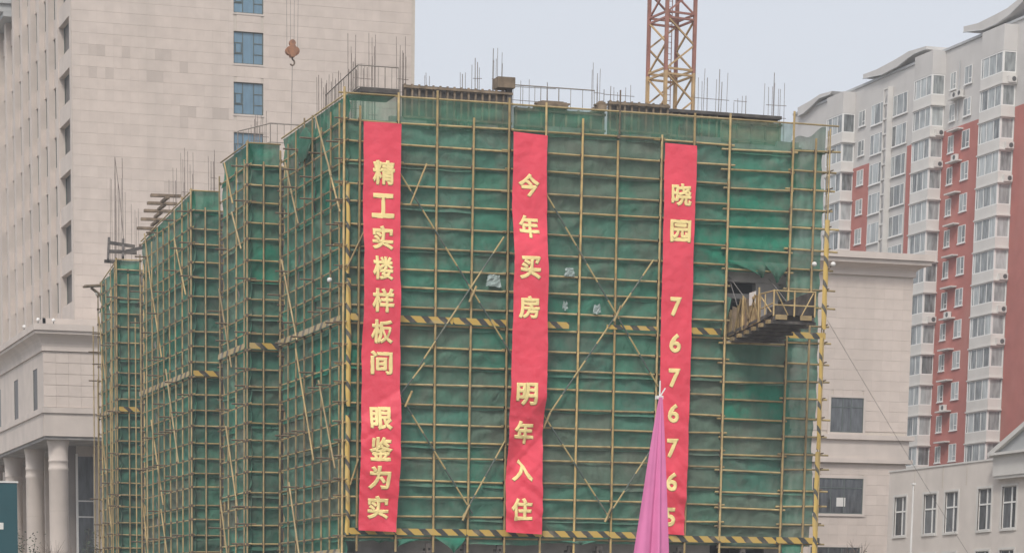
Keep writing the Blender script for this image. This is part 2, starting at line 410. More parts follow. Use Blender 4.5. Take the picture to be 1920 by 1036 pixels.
# left side: stone fins with recessed window bands between them
fins = [(77.99, 79.0)] + [(83.6 + k * 3.95, 84.55 + k * 3.95) for k in range(8)]
for i, (a, c) in enumerate(fins):
    part('stone_fin', MB().box(TX0, TX0 + .62, a if i else TY + .06, c, 0, 62, 'b') if i else MB().box(TX0 + .001, TX0 + .62, TY + .32, c, 0, 62, 'b'), 'stone_plain', tw)
for i in range(len(fins) - 1):
    a, c = fins[i][1], fins[i + 1][0]
    for k in range(-4, 10):
        t = 47.36 - 3.7 * k; b = t - 2.35
        if b < 20 or t > 62: continue
        part('spandrel', MB().box(TX0 + (.08 if i == 0 else .40), TX0 + .62, a, c, b - 1.35, b), 'stone_plain', tw)
        w = part('window', MB().box(TX0 + .50, TX0 + .58, a, a + .10, b, t).box(TX0 + .50, TX0 + .58, c - .10, c, b, t).box(TX0 + .50, TX0 + .58, a + .1, c - .1, t - .10, t), 'frame_dark', tw)
        mid = (a + c) / 2
        part('pane', MB().box(TX0 + .55, TX0 + .565, a + .10, c - .10, b, t - .10), 'glass_dull', w)
cor = MB().box(TX0 - .6, TX0 + .6, 105.0, 118, 53.0, 53.35).box(TX0 - .9, TX0 + .6, 105.0, 118, 53.36, 54.0).box(TX0 - 1.0, TX0 + .6, 104.8, 118, 54.01, 56.5)
part('side_cornice', cor, 'roofgrey', tw)

# ------------------------------------------------------------------ podium with colonnade (left)
pd = thing('podium', 'beige stone podium with moulded cornice raised on round columns left of the scaffolding', 'building', (-1.06, 72, 0))
PX, PY = -1.06, 72.0
part('wall', MB().box(PX + .06, 12, PY + .06, 77.9, 15.85, 22.0).box(PX + .06, TX0 - .02, 77.9, 112, 15.85, 22.0), 'joint', pd)
pp = MB().box(0, .93, 0, .055, 0, .86, 'k').mesh('stone_panel', 'stone')
for r in range(5):
    for c in range(5):
        z = 17.93 + r * .80
        if c < 5: o = link('stone_panel', MBp if False else pp, (PX + c * .94, PY, z), pd); o.scale.z = .90; o.color = (1.0 + .02 * nz3(c, r, 2.2),) * 3 + (1,)
# left side panels around two windows
side = MB(); wins = [(74.64, 76.1), (83.15, 85.9 - 1.2), (91.5, 93.0), (100, 101.5)]
ya = PY + .06
for (a, b_) in wins:
    side.box(PX, PX + .06, ya, a, 17.95, 21.95).box(PX, PX + .06, a, b_ + .35, 20.95, 21.95); ya = b_ + .35
    w = part('window', MB().box(PX + .02, PX + .055, a, a + .08, 17.95, 20.95).box(PX + .02, PX + .055, b_ + .27, b_ + .35, 17.95, 20.95), 'frame_dark', pd)
    part('pane', MB().box(PX + .045, PX + .055, a + .08, b_ + .27, 17.95, 20.95), 'glass_dull', w)
side.box(PX, PX + .06, ya, 112, 17.95, 21.95)
part('side_wall', side, 'stone_plain', pd)
# fascia under the storey, string course, moulded cornice running round the corner
def ring(z0, z1, out, name, m='stone_plain'):
    part(name, MB().box(PX - out, 12, PY - out, PY + .05 if out < .05 else PY + .3, z0, z1).box(PX - out, PX + .3, PY + .3, 112, z0, z1), m, pd)
ring(15.83, 17.50, .02, 'fascia'); ring(17.50, 17.90, .14, 'string_course')
ring(21.95, 22.25, .12, 'lower_moulding')
ring(23.35, 23.80, .82, 'cornice_top'); ring(23.12, 23.34, .70, 'cornice_lip')
# the hollow (cavetto) between the mouldings
cv = MB(); prof = [(.10, 22.25), (.14, 22.45), (.24, 22.68), (.40, 22.90), (.66, 23.12)]
for (o0, z0), (o1, z1) in zip(prof, prof[1:]):
    cv.poly([(PX - o0, PY - o0, z0), (12, PY - o0, z0), (12, PY - o1, z1), (PX - o1, PY - o1, z1)])
    cv.poly([(PX - o0, 112, z0), (PX - o0, PY - o0, z0), (PX - o1, PY - o1, z1), (PX - o1, 112, z1)])
part('cornice_hollow', cv, 'stone_plain', pd)
part('roof', MB().box(PX + .3, 12, PY + .3, 77.95, 23.36, 23.78).box(PX + .3, TX0 - .02, 77.95, 112, 23.36, 23.78), 'stone_plain', pd)
part('parapet', MB().box(PX + .1, 12, PY + .5, PY + .7, 23.8, 24.35).box(PX + .1, PX + .3, PY + .5, 112, 23.8, 24.35), 'stone_plain', pd)
part('soffit', MB().box(PX + .1, 12, PY + .1, 112, 15.6, 15.82), 'conc', pd)
for k in range(4):
    cx, cy = .19, 73.2 + k * 10.0
    c = part('column', MB().lathe(cx, cy, [(.80, 0), (.80, .5), (.72, .6), (.72, 13.35), (.75, 13.40), (.75, 13.6), (.72, 13.65), (.72, 14.0), (.75, 14.03), (.75, 14.15), (.72, 14.2), (.74, 15.0), (.85, 15.6)], 24), 'stone_plain', pd, smooth=True)
    for z in (4.2, 7.4, 10.4):
        part('joint_band', MB().lathe(cx, cy, [(.735, z), (.735, z + .05)], 24), 'joint', c)
M['lobby'] = mat('lobby_shade_stone', (.24, .21, .19), .7, .1, .7)  # stone tone darkened to paint the shade behind the columns
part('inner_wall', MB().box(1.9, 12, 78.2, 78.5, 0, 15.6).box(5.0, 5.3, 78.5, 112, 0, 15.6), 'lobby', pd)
w = part('entrance_window', MB().box(2.45, 2.60, 77.9, 78.1, 0, 15.0).box(3.80, 3.88, 77.9, 78.1, 0, 15.0).box(2.6, 3.8, 77.95, 78.1, 10.2, 10.3).box(2.6, 3.8, 77.95, 78.1, 11.4, 11.5), 'white', pd)
part('pane', MB().box(2.6, 3.8, 78.0, 78.02, 0, 14.8), 'glass_dark', w)
part('pier', MB().box(3.89, 5.2, 77.4, 78.15, 0, 15.6), 'stone_plain', pd)
for (x, y, lab) in ((-.33, 71.62, 'white round floodlight on the podium cornice edge, right one of the corner trio'),
                    (-1.48, 71.62, 'white round floodlight on the podium cornice edge, middle one of the corner trio'),
                    (-1.72, 76.2, 'white round floodlight on the podium cornice edge, left one of the corner trio')):
    t = thing('floodlight', lab, 'floodlight', (x, y, 23.8), 'floodlights on the podium cornice')
    part('bracket', MB().tube((x, y, 23.8), (x, y, 24.0), .04), 'frame_dark', t)
    part('lamp_head', MB().lathe(x, y, [(.02, 23.98), (.11, 24.0), (.14, 24.1), (.11, 24.2), (.02, 24.24)], 12), 'white', t, smooth=True)

# ------------------------------------------------------------------ stone annex (right of the scaffolding)
AX1, AY = 69.6, 70.0
an = thing('stone_annex', 'beige stone annex with moulded cornice between the scaffolding and the red apartments', 'building', (58, 70, 0))
part('wall_core', MB().box(46, AX1 - .06, AY + .06, 82, 0, 29.95), 'joint', an)
part('end_wall', MB().box(AX1 - .059, AX1, AY + .058, 82, 0, 29.95), 'stone_plain', an)
owin = [(62.58, 65.52, 17.6, 20.33), (61.2, 65.75, 11.17, 13.98), (61.2, 65.67, 5.5, 8.5)]
ap = MB().box(0, .846, .02, .058, 0, .788, 'k').mesh('stone_panel', 'stone')
n_ap = 0
far = MB()
for r in range(28):
    z = 7.1 + r * .80 + (.0 if r < 10 else .24)
    if 15.15 < z + .78 and z < 17.40: continue
    if z + .78 > 29.9: continue
    for c in range(15):
        x = AX1 - (c + 1) * .85
        if x < 57: continue
        if any(x + .84 > a + .02 and x < b - .02 and z + .78 > c0 + .02 and z < d - .02 for (a, b, c0, d) in owin):
            # trim round the openings: cut stones
            for (a, b, c0, d) in owin:
                if x + .84 > a and x < b and z + .78 > c0 and z < d:
                    if x < a - .05: far.box(x, a, AY, AY + .058, z, z + .78, 'k')
                    elif x + .84 > b + .05: far.box(b, x + .84, AY, AY + .058, z, z + .78, 'k')
                    elif z < c0 - .05: far.box(x, x + .84, AY, AY + .058, z, c0, 'k')
                    elif z + .78 > d + .05: far.box(x, x + .84, AY, AY + .058, d, z + .78, 'k')
            continue
        if n_ap < 290 and x > 60.5:
            o = link('stone_panel', ap, (x, AY, z), an); n_ap += 1
            g = 1 + .045 * nz3(x * .6, 9.1, z * .7) - (.03 if (x < 65.5) else 0)
            o.color = (g, g, g, 1)
        else: far.box(x, x + .84, AY, AY + .058, z, z + .78, 'k')
part('stone_panels', far, 'stone', an, kind='stuff')
for (a, b, c0, d) in owin:
    w = part('window', MB().box(a - .22, a, AY - .06, AY + .05, c0 - .2, d + .2).box(b, b + .22, AY - .06, AY + .05, c0 - .2, d + .2).box(a, b, AY - .06, AY + .05, d, d + .2).box(a, b, AY - .08, AY + .05, c0 - .2, c0), 'stone_plain', an)
    f = MB(); y0, y1 = AY - .02, AY + .05
    f.box(a, a + .07, y0, y1, c0, d).box(b - .07, b, y0, y1, c0, d).box(a + .07, b - .07, y0, y1, c0, c0 + .07).box(a + .07, b - .07, y0, y1, d - .07, d)
    for q in (.36, .62): f.box(a + (b - a) * q, a + (b - a) * q + .06, y0, y1, c0 + .07, d - .07)
    f.box(a + .07, b - .07, y0 - .01, y1, c0 + (d - c0) * .72, c0 + (d - c0) * .72 + .06)
    part('frame', f, 'frame_dark', w)
    part('pane', MB().box(a + .05, b - .05, AY + .01, AY + .03, c0 + .05, d - .05), 'glass_dark', w)
part('paper_notice', MB().box(63.4, 64.2, AY - .005, AY + .005, 11.75, 12.45), 'apt_sill', an)
part('string_course', MB().box(46, 70.1, AY - .32, AY + .3, 17.05, 17.42).box(AX1 + .001, 70.1, AY + .3, 82, 17.05, 17.42), 'stone_plain', an)
part('fascia_band', MB().box(46, 69.75, AY - .08, AY + .055, 15.55, 17.05), 'stone_plain', an)
part('lower_moulding', MB().box(46, 70.05, AY - .30, AY + .3, 15.22, 15.55), 'stone_plain', an)
part('frieze_moulding', MB().box(46, 69.75, AY - .15, AY + .3, 29.9, 30.2).box(AX1, 69.75, AY + .3, 82, 29.9, 30.2), 'stone_plain', an)
cv = MB(); prof = [(.10, 30.2), (.16, 30.36), (.34, 30.52), (.58, 30.64), (.98, 30.74)]
for (o0, z0), (o1, z1) in zip(prof, prof[1:]):
    cv.poly([(46, AY - o0, z0), (AX1 + o0, AY - o0, z0), (AX1 + o1, AY - o1, z1), (46, AY - o1, z1)])
    cv.poly([(AX1 + o0, AY - o0, z0), (AX1 + o0, 82, z0), (AX1 + o1, 82, z1), (AX1 + o1, AY - o1, z1)])
part('cornice_hollow', cv, 'stone_plain', an)
part('cornice_lip', MB().box(46, 70.62, AY - 1.02, 82, 30.74, 31.02), 'stone_plain', an)
part('cornice_top', MB().box(46, 70.8, AY - 1.2, 82, 31.05, 31.55), 'stone_plain', an)

# ------------------------------------------------------------------ red and white apartment block
AXF, AXB = 87.95, 86.6
apt = thing('apartment_block', 'red and white apartment block with stacked glazed bay windows and curved roof fins', 'apartment block', (AXF, 86, 0))
part('wall', MB().box(AXF, 103, 66, 128, 0, 54.4), 'apt_white', apt)
part('coping', MB().box(AXF - .12, AXF + .3, 66, 128, 54.4, 54.62), 'roofgrey', apt)
for (a, b, z) in ((66, 85.8, 47.2), (89.6, 97.9, 47.3), (103.3, 104.35, 47.2), (111.65, 114.8, 46.9)): part('red_panel', MB().box(AXF - .05, AXF + .01, a, b, 0, z), 'apt_red', apt)

PITCH = 2.78
def floors(z0):                                  # storeys from the top down while they show
    return [z0 - PITCH * k for k in range(14) if z0 - PITCH * k > 12]
bays = [('A', 85.95, 89.55, 51.88), ('B', 97.95, 101.2, 52.35), ('C', 114.85, 118.2, 52.1)]
bay_mesh = {}
for (nm, y0, y1, zt) in bays:
    part('bay_head', MB().box(AXB, AXF - .001, y0, y1, zt + .02, {'A': 54.1, 'B': 54.45, 'C': 54.15}[nm]), 'apt_white', apt)
    L = y1 - y0; D = AXF - AXB
    H = 1.80
    sh = MB().box(0, D, 0, L, -PITCH + .10, -H).box(-.12, D + .001, -.25, L + .05, -H - .02 - .98 + .0, -H - .88)
    sh = MB().box(0, D - .002, 0, L, -PITCH + .12, -H).box(-.10, D - .001, -.22, L + .05, -PITCH, -PITCH + .115)
    sh.box(.10, D - .002, L - .12, L, -H, 0)
    shm = sh.mesh('bay_window', 'apt_sill')
    fr = MB(); z0, z1 = -H, 0
    fr.box(0, .16, 0, .16, z0, z1)
    fr.box(.0, .10, .16, L, z1 - .10, z1).box(.0, .10, .16, L, z0, z0 + .09).box(.16, D - .01, .0, .10, z1 - .10, z1).box(.16, D - .01, .0, .10, z0, z0 + .09)
    fr.box(D - .10, D - .01, 0, .10, z0 + .09, z1 - .10).box(0, .10, L - .12, L, z0 + .09, z1 - .1)
    for q in (.30, .62, .88): fr.box(.01, .07, L * q, L * q + .07, z0 + .09, z1 - .10)
    frm = fr.mesh('bay_frame', 'upvc')
    qs = [.16, L * .30, L * .62, L * .88, L - .12]
    pm = [MB().box(.04, .06, a + (.07 if i else 0), b, z0 + .09, z1 - .10).mesh('pane', 'glass_apt') for i, (a, b) in enumerate(zip(qs, qs[1:]))]
    pm.append(MB().box(.16, D - .10, .04, .06, z0 + .09, z1 - .10).mesh('pane', 'glass_apt'))
    back = MB().box(.5, D - .003, .5, L - .13, z0 + .02, z1 - .02, 'tb').mesh('curtain', 'glass_apt')
    for zf in floors(zt):
        w = link('bay_window', shm, (AXB, y0, zf), apt)
        link('frame', frm, (AXB, y0, zf), w)
        for q in pm: link('pane', q, (AXB, y0, zf), w)
def wall_windows(y0, y1, zt, h, lights, every=1):
    L = y1 - y0
    f = MB().box(-.05, .02, 0, .06, -h, 0).box(-.05, .02, L - .06, L, -h, 0).box(-.05, .02, .06, L - .06, -.06, 0).box(-.05, .02, .06, L - .06, -h, -h + .06)
    for q in lights: f.box(-.048, .02, L * q - .035, L * q + .035, -h + .06, -.06)
    if len(lights) == 1 and L < 1.6: f.box(-.046, .02, .06, L * lights[0] - .035, -h * .72 - .03, -h * .72 + .03)
    f.box(-.10, .0, -.06, L + .06, -h - .10, -h)
    fm = f.mesh('window', 'upvc')
    edges = [.03] + [L * q for q in lights] + [L - .03]
    pms = [MB().box(-.030, -.015, a + .035, b - .035, -h + .06, -.06).mesh('pane', 'glass_apt') for a, b in zip(edges, edges[1:])]
    for zf in floors(zt):
        w = link('window', fm, (AXF - .051, y0, zf), apt)
        for q in pms: link('pane', q, (AXF - .051, y0, zf), w)
wall_windows(93.15, 94.42, 52.3, 1.55, (.45,))
wall_windows(95.87, 96.85, 52.25, 1.5, (.5,))
wall_windows(104.55, 107.25, 52.25, 1.9, (.28, .72))
wall_windows(108.95, 111.45, 52.2, 1.9, (.28, .72))
wall_windows(112.65, 113.92, 52.1, 1.45, (.45,))
# white open rack between the paired windows
part('rack', MB().box(AXF - .55, AXF - .40, 107.45, 107.58, 8, 53.2).box(AXF - .55, AXF - .40, 108.25, 108.38, 8, 53.2).box(AXF - .4, AXF - .01, 107.45, 107.58, 8, 53.2), 'apt_sill', apt)
rg = MB().box(AXF - .55, AXF - .01, 107.585, 108.245, 0, .16).mesh('rack_shelf', 'apt_sill')
for k in range(32): link('rack_shelf', rg, (0, 0, 53.0 - k * 1.39), apt).location = (-AXF + 0 + 0, -86, 53.0 - k * 1.39)
lg = MB().box(-.62, .0, 0, 1.9, -.12, 0).mesh('wall_ledge', 'apt_sill')
for k in range(1, 13):
    z = 52.3 - PITCH * k + .30
    if z > 14: link('wall_ledge', lg, (AXF - .052, 94.3, z), apt)
part('rain_pipe', MB().tube((AXF - .15, 95.2, 47.8), (AXF - .15, 95.2, 53.0), .05), 'roofgrey', apt)
# curved roof fins
FINS = [([(94.52, 55.8), (92.1, 55.55), (89.18, 55.65), (87.3, 55.75), (85.6, 56.1), (84, 56.7), (82, 57.6)], [(94.48, 55.3), (91.1, 54.75), (88.9, 54.8), (86.8, 55.1), (85.1, 55.6), (83.9, 56.1), (82, 57.0)]),
        ([(112.9, 55.4), (110.3, 55.32), (106.7, 55.5), (104.24, 55.72), (101, 55.5)], [(112.85, 55.0), (109.1, 54.6), (106.1, 54.75), (104.2, 55.1), (103, 55.25), (101, 55.22)]),
        ([(126.5, 54.9), (123.85, 55.05), (121.8, 55.28), (119.2, 55.1)], [(126.4, 54.0), (124.9, 54.1), (123.2, 54.5), (121.8, 54.9), (119.6, 54.85)])]
for up, lo_ in FINS:
    part('roof_fin', MB().prism([(87.6, y, z) for y, z in up + lo_[::-1]], (2.4, 0, 0)), 'apt_white', apt)
    part('fin_trim', MB().path([(87.58, y, z) for y, z in lo_], .05, 4), 'roofgrey', apt)
for (a, c, z) in ((79, 84, 55.2), (99.0, 101.6, 54.9), (116.6, 118, 54.6)):
    part('roof_room', MB().box(88.4, 95, a, c, 54.4, z), 'apt_white', apt)
# air conditioners on the ledges
acm = MB().box(0, .32, 0, .82, 0, .56).mesh('casing', 'apt_sill')
acf = MB()
acf.prism([(-.012, .26 + .21 * math.cos(t * math.pi / 6), .28 + .21 * math.sin(t * math.pi / 6)) for t in range(12)], (.008, 0, 0))
acfm = acf.mesh('fan_grille', 'acgrille')
acm2 = MB().box(0, .82, 0, .32, 0, .56).mesh('casing', 'apt_sill')
acf2 = MB(); acf2.prism([(.52 + .21 * math.cos(t * math.pi / 6), -.012, .28 + .21 * math.sin(t * math.pi / 6)) for t in range(12)], (0, .008, 0))
acfm2 = acf2.mesh('fan_grille', 'acgrille')
def ac(pos, label, face):
    t = thing('air_conditioner', label, 'air conditioner', pos, 'air conditioner units on the apartment facade')
    link('casing', acm if face == 'X' else acm2, pos, t); link('fan_grille', acfm if face == 'X' else acfm2, pos, t)
num = ['top', 'second', 'third', 'fourth', 'fifth', 'sixth', 'seventh', 'eighth', 'ninth', 'tenth', 'eleventh', 'twelfth']
for (nm, y0, zt, ks, who) in (('A', 85.95, 51.88, (0, 2, 3, 6, 7, 8), 'rightmost'), ('B', 97.95, 52.35, (1, 2, 7), 'middle')):
    for k in ks:
        ac((AXB + .45, y0 - .34 + .0, zt - PITCH * (k + 1) + .12), 'white air conditioner below the %s bay window of the %s bay stack' % (num[k], who), 'Y')
for (k, y, lab) in ((1, 94.4, 'white air conditioner on the topmost wall ledge, right one of the two side by side'), (1, 95.3, 'white air conditioner on the topmost wall ledge, left one of the two side by side'),
                    (3, 94.8, 'single white air conditioner on a ledge near the top of the red wall'), (8, 94.9, 'single white air conditioner on a ledge halfway down the red wall'), (11, 95.0, 'single white air conditioner on the lowest visible ledge of the red wall')):
    ac((AXF - .45, y, 52.3 - PITCH * k + .30), lab, 'X')

# ------------------------------------------------------------------ low pale building, lower right
LX = 59.18
M['pale_render'] = mat('pale_wall_render', (.63, .575, .53), .85, .06, .7, dirt=((.50, .45, .41), .5, .45, (1, 1, .2)))
lb = thing('low_building', 'low pale rendered building with tall mullioned windows and projecting gabled block, lower right', 'building', (LX, 45, 0))
LWIN = [(51.42, 53.13), (47.15, 48.93), (44.25, 45.98), (39.89, 41.6), (36.76, 38.54), (32.5, 34.2), (28, 29.7)]
ww = MB(); ws = sorted(LWIN); zbands = [(0, 4.3), (7.28, 8.72), (11.55, 13.4)]
for (z0, z1) in zbands: ww.box(LX, LX + .3, 20, 54.05, z0, z1)
prev = 20
for (a, b) in ws:
    for (z0, z1) in ((4.3, 7.28), (8.72, 11.55)): ww.box(LX, LX + .3, prev, a, z0, z1)
    prev = b
for (z0, z1) in ((4.3, 7.28), (8.72, 11.55)): ww.box(LX, LX + .3, prev, 54.05, z0, z1)
part('wall', ww, 'pale_render', lb)
part('body', MB().box(LX + .32, 75, 20, 54.0, 0, 13.35), 'stone_plain', lb)
part('coping', MB().box(LX - .06, LX + .35, 39.6, 54.1, 13.4, 13.52), 'apt_sill', lb)
part('pilaster_joint', MB().box(LX - .02, LX, 46.4, 46.5, 11.9, 13.4).box(LX - .02, LX, 50.3, 50.36, 11.9, 13.4).box(LX - .02, LX, 43.2, 43.26, 11.9, 13.4), 'joint', lb)
for (a, b) in ws:
    for (z0, z1) in ((8.72, 11.55), (4.3, 7.28)):
        L = b - a
        w = part('window', MB().box(LX - .05, LX + .06, a - .16, a, z0 - .16, z1 + .16).box(LX - .05, LX + .06, b, b + .16, z0 - .16, z1 + .16).box(LX - .05, LX + .06, a, b, z1, z1 + .16).box(LX - .09, LX + .06, a, b, z0 - .16, z0), 'apt_sill', lb)
        zc = z0 + (z1 - z0) * .60; yc = a + L * .36
        f = MB().box(LX + .10, LX + .16, a, a + .06, z0, z1).box(LX + .10, LX + .16, b - .06, b, z0, z1).box(LX + .10, LX + .16, a + .06, b - .06, z1 - .06, z1).box(LX + .10, LX + .16, a + .06, b - .06, z0, z0 + .06)
        f.box(LX + .07, LX + .16, a + .06, b - .06, zc, zc + .11).box(LX + .08, LX + .16, yc, yc + .13, z0 + .06, zc).box(LX + .08, LX + .16, yc, yc + .13, zc + .11, z1 - .06)
        part('frame', f, 'upvc', w)
        for (p, q) in ((a + .06, yc), (yc + .13, b - .06)):
            for (r, s) in ((z0 + .06, zc), (zc + .11, z1 - .06)): part('pane', MB().box(LX + .12, LX + .135, p, q, r, s), 'glass_dark', w)
part('projecting_block', MB().box(LX - .5, LX + .31, 28, 39.1, 12.25, 13.62).box(LX - .42, LX + .31, 28, 39.0, 12.05, 12.25), 'apt_sill', lb)
gb = MB().prism([(LX - .55, 39.0, 13.64), (LX - .55, 33.5, 15.9), (LX - .55, 28.0, 13.64)], (4.5, 0, 0))
part('gable', gb, 'roofgrey', lb)
rk = MB().bar((LX - .65, 39.3, 13.66), (LX - .65, 33.4, 16.10), .35, .32).bar((LX - .65, 27.7, 13.66), (LX - .65, 33.6, 16.10), .35, .32).box(LX - .85, LX - .45, 28, 39.1, 13.63, 13.80)
part('raking_cornice', rk, 'apt_sill', lb)

# ------------------------------------------------------------------ unfinished concrete building inside the scaffolding
cb = thing('unfinished_building', 'unfinished grey concrete building wrapped in green netting and scaffolding', 'building', (12, 6, 0))
blocks = [(1.15, 23.8, 1.2, 12.4), (3.0, 12.0, 12.4, 56), (1.1, 3.0, 12.4, 13.3), (-.15, 3.0, 13.4, 17.3), (.35, 3.0, 27.6, 39.0), (1.0, 3.0, 51.4, 55.8)]
SL = [5.3 + 3.2 * k for k in range(7)]
TOP = 24.9
for z in SL:
    s = MB()
    for (a, b, c, d) in blocks: s.box(a - .05, b + .05, c - .05, d + .05 - .1, z - .25, z)
    part('floor_slab', s, 'conc', cb)
for i, z in enumerate(SL):
    zt = (SL[i + 1] - .25) if i + 1 < len(SL) else TOP
    a, b, c, d = blocks[0]
    xs = [1.15, 2.6, 4.4, 6.6, 8.0, 10.4, 12.2, 14.4, 15.9, 18.2, 19.6, 22.6, 23.8]
    for k, (p, q) in enumerate(zip(xs, xs[1:])):
        if p == 19.6: continue
        if k % 2 == 0: part('wall_pier', MB().box(p, q, c, c + .2, z, zt), 'conc', cb)
        else: part('spandrel', MB().box(p, q, c, c + .2, z, z + .9), 'conc', cb)
    part('wall', MB().box(1.15, 1.35, c + .2, 13.3, z, zt), 'conc', cb)
    for (a2, b2, c2, d2) in blocks[3:]:
        part('wall', MB().box(a2, a2 + .2, c2, d2, z, zt).box(a2 + .2, b2, c2, c2 + .2, z, zt), 'conc', cb)
    # back walls keep the rooms dark
    for q in ((1.4, 23.59, 7.2, 7.4), (23.6, 23.8, 1.4, 12.4), (3.0, 3.2, 13.5, 56)): part('inner_wall', MB().box(*q, z, zt), 'conc', cb)
M['shopwall'] = mat('grey_shop_wall', (.40, .365, .365), .85, .12, .7)
for (a, b) in ((-.4, 3.2), (3.22, 9.8), (10.6, 18.4), (22.9, 24.4)): part('ground_wall', MB().box(a, b, .9, 1.15, 0, 5.04), 'shopwall', cb)
for (a, b) in ((9.8, 10.6), (18.4, 22.9)): part('shop_opening_shade', MB().box(a, b, 2.2, 2.3, 0, 5.04), 'conc_dark', cb)  # dark panels painting the shade inside the shop openings
for x in (4.4, 6.3, 8.0, 11.7, 13.2, 17.5, 20.9): part('hanger', MB().box(x - .14, x + .14, .1, .3, 5.25, 5.75).box(x - .05, x + .05, .1, .899, 5.45, 5.55), 'conc_dark', cb)
part('canopy_beam', MB().box(-.3, 3.4, -.1, .5, 5.0, 5.25), 'apt_white', cb)
part('top_slab', MB().box(1.1, 23.9, 1.1, 12.4, TOP, TOP + .25).box(3.0, 12, 12.41, 56, TOP - .4, TOP - .1).box(-.2, 3.0, 13.3, 17.4, TOP, TOP + .2).box(.3, 3.0, 27.5, 39, TOP, TOP + .2).box(.9, 3.0, 51.3, 55.9, TOP, TOP + .2), 'conc', cb)
# formwork of the next storey on the roof edge: dark panels with upright battens
def formwork(x0, x1, y, z0, z1, m='conc_dark', step=.36):
    f = part('formwork_panel', MB().box(x0, x1, y, y + .06, z0, z1), m, cb)
    bt = MB().box(-.045, .045, -.09, -.002, 0, z1 - z0 + .05).mesh('batten', 'board')
    n = int((x1 - x0) / step)
    for k in range(n + 1):
        o = link('batten', bt, (x0 + .1 + k * (x1 - x0 - .2) / n, y, z0 - .02), f)
    part('waler', MB().box(x0, x1, y - .16, y - .095, z1 - .16, z1 - .06).box(x0, x1, y - .16, y - .095, z0 + .35, z0 + .45), 'board', f)
formwork(3.26, 8.72, 1.3, 25.0, 26.86)
formwork(13.65, 16.85, 1.3, 25.0, 26.76)
formwork(8.95, 13.62, 1.6, 25.0, 26.25, 'conc_dark', .6)
formwork(17.0, 19.6, 1.6, 25.0, 26.45, 'conc_dark', .42)
formwork(19.7, 22.95, 1.5, 25.0, 26.30, 'board', .7)
part('edge_slab', MB().box(1.2, 3.07, 1.25, 3.2, 26.40, 26.62), 'conc_dark', cb)
part('roof_slab_next', MB().box(17.0, 22.95, 1.45, 9, 26.50, 26.64), 'conc_dark', cb)
part('lintel_beam', MB().box(19.4, 23.0, .80, 1.19, 18.6, 19.3), 'conc', cb)
part('side_panel', MB().box(21.5, 22.75, .80, 1.18, 16.2, 18.59), 'conc', cb); part('side_panel', MB().box(19.35, 19.70, .80, 1.18, 15.9, 18.59), 'conc', cb)
M['opening_black'] = mat('opening_shade_black', (.030, .026, .024), .7, .3, 1)  # near black, painted for the shade inside the platform opening
part('opening_shade_panel', MB().box(19.3, 23.2, 2.3, 2.36, 14.95, 19.6), 'opening_black', cb)  # added dark panel, stands for the unlit depth of the opening
# loose boards and reinforcement on the roof
for (a, b_, y, z, h) in ((10.1, 11.6, 1.3, 26.28, .42), (13.15, 13.6, 1.3, 26.3, .6)):
    f = part('board_stack', MB().box(a, b_, y, y + .8, z, z + h * .45), 'board', cb)
    for k in range(3):
        part('board', MB().bar((a - .1 + .2 * k, y + .3 + .1 * k, z + h * (.5 + .17 * k)), (b_ + .15 - .1 * k, y + .2 + .2 * k, z + h * (.56 + .17 * k)), .2, .07), 'board', f)
part('shutter_box', MB().box(7.9, 8.77, 1.0, 1.7, 26.98, 27.46), 'board', cb)
part('shutter_post', MB().box(8.45, 8.7, 1.2, 1.5, 26.3, 26.98), 'conc_dark', cb)
def bundle(x, y, zb, zt, n, sx, sy=.5, ties=True):
    m = MB(); hs = []
    for i in range(n):
        px, py = x + sx * ((i + .5) / n - .5) + rnd.uniform(-.05, .05), y + rnd.uniform(-sy, sy) * .5
        top = zb + (zt - zb) * rnd.uniform(.68, 1.0)
        m.tube((px, py, zb - 1.2), (px + rnd.uniform(-.06, .06), py + rnd.uniform(-.05, .05), top), .013 if rnd.random() < .8 else .019, 4)
    if ties and n >= 4:
        for z in (zb + .35, zb + .95):
            m.tube((x - sx / 2, y - .2, z), (x + sx / 2, y - .2, z + rnd.uniform(-.04, .04)), .014, 4)
    part('rebar_bundle', m, 'rebar', cb)
for b in ((3.5, 2.2, 26.3, 29.2, 7, .55), (1.95, 3.5, 26.5, 28.5, 7, 1.0), (4.9, 2.5, 26.4, 27.9, 3, .3), (6.6, 2.4, 26.5, 28.2, 3, .3), (7.3, 2.4, 26.6, 28.6, 4, .45), (8.3, 2.2, 26.6, 29.1, 6, .7),
          (13.45, 2.2, 26.3, 28.95, 5, .5), (14.6, 2.4, 26.3, 27.9, 6, 1.6), (10.2, 2.6, 26.4, 27.9, 5, 2.4), (19.4, 2.2, 26.4, 29.0, 9, 1.9), (21.0, 2.3, 26.4, 27.7, 4, .7), (22.9, 2.2, 26.3, 28.9, 8, 1.1),
          (1.6, 8, 26, 29.0, 6, .6), (1.9, 10, 26, 29.2, 6, .5), (2.0, 5.0, 26, 29.3, 6, .5), (1.7, 6.6, 26, 28.6, 5, .4), (2.2, 6.0, 26.5, 30.1, 5, .5), (4.2, 9, 26, 30.9, 6, .5),
          (.3, 15.8, 26, 28.3, 5, .8), (.3, 17.0, 26, 28.3, 4, .4), (.8, 28, 26, 28.6, 4, .4), (.6, 33, 26, 29.5, 5, .9), (1.0, 37.0, 25.6, 30.0, 4, .9),
          (.5, 53.5, 25.6, 31.5, 5, .8), (1.1, 54.5, 25.6, 32.7, 5, .9), (2.2, 55, 25.6, 30, 4, .8), (1.8, 40, 25.6, 29.6, 4, 2.0)):
    bundle(*b)
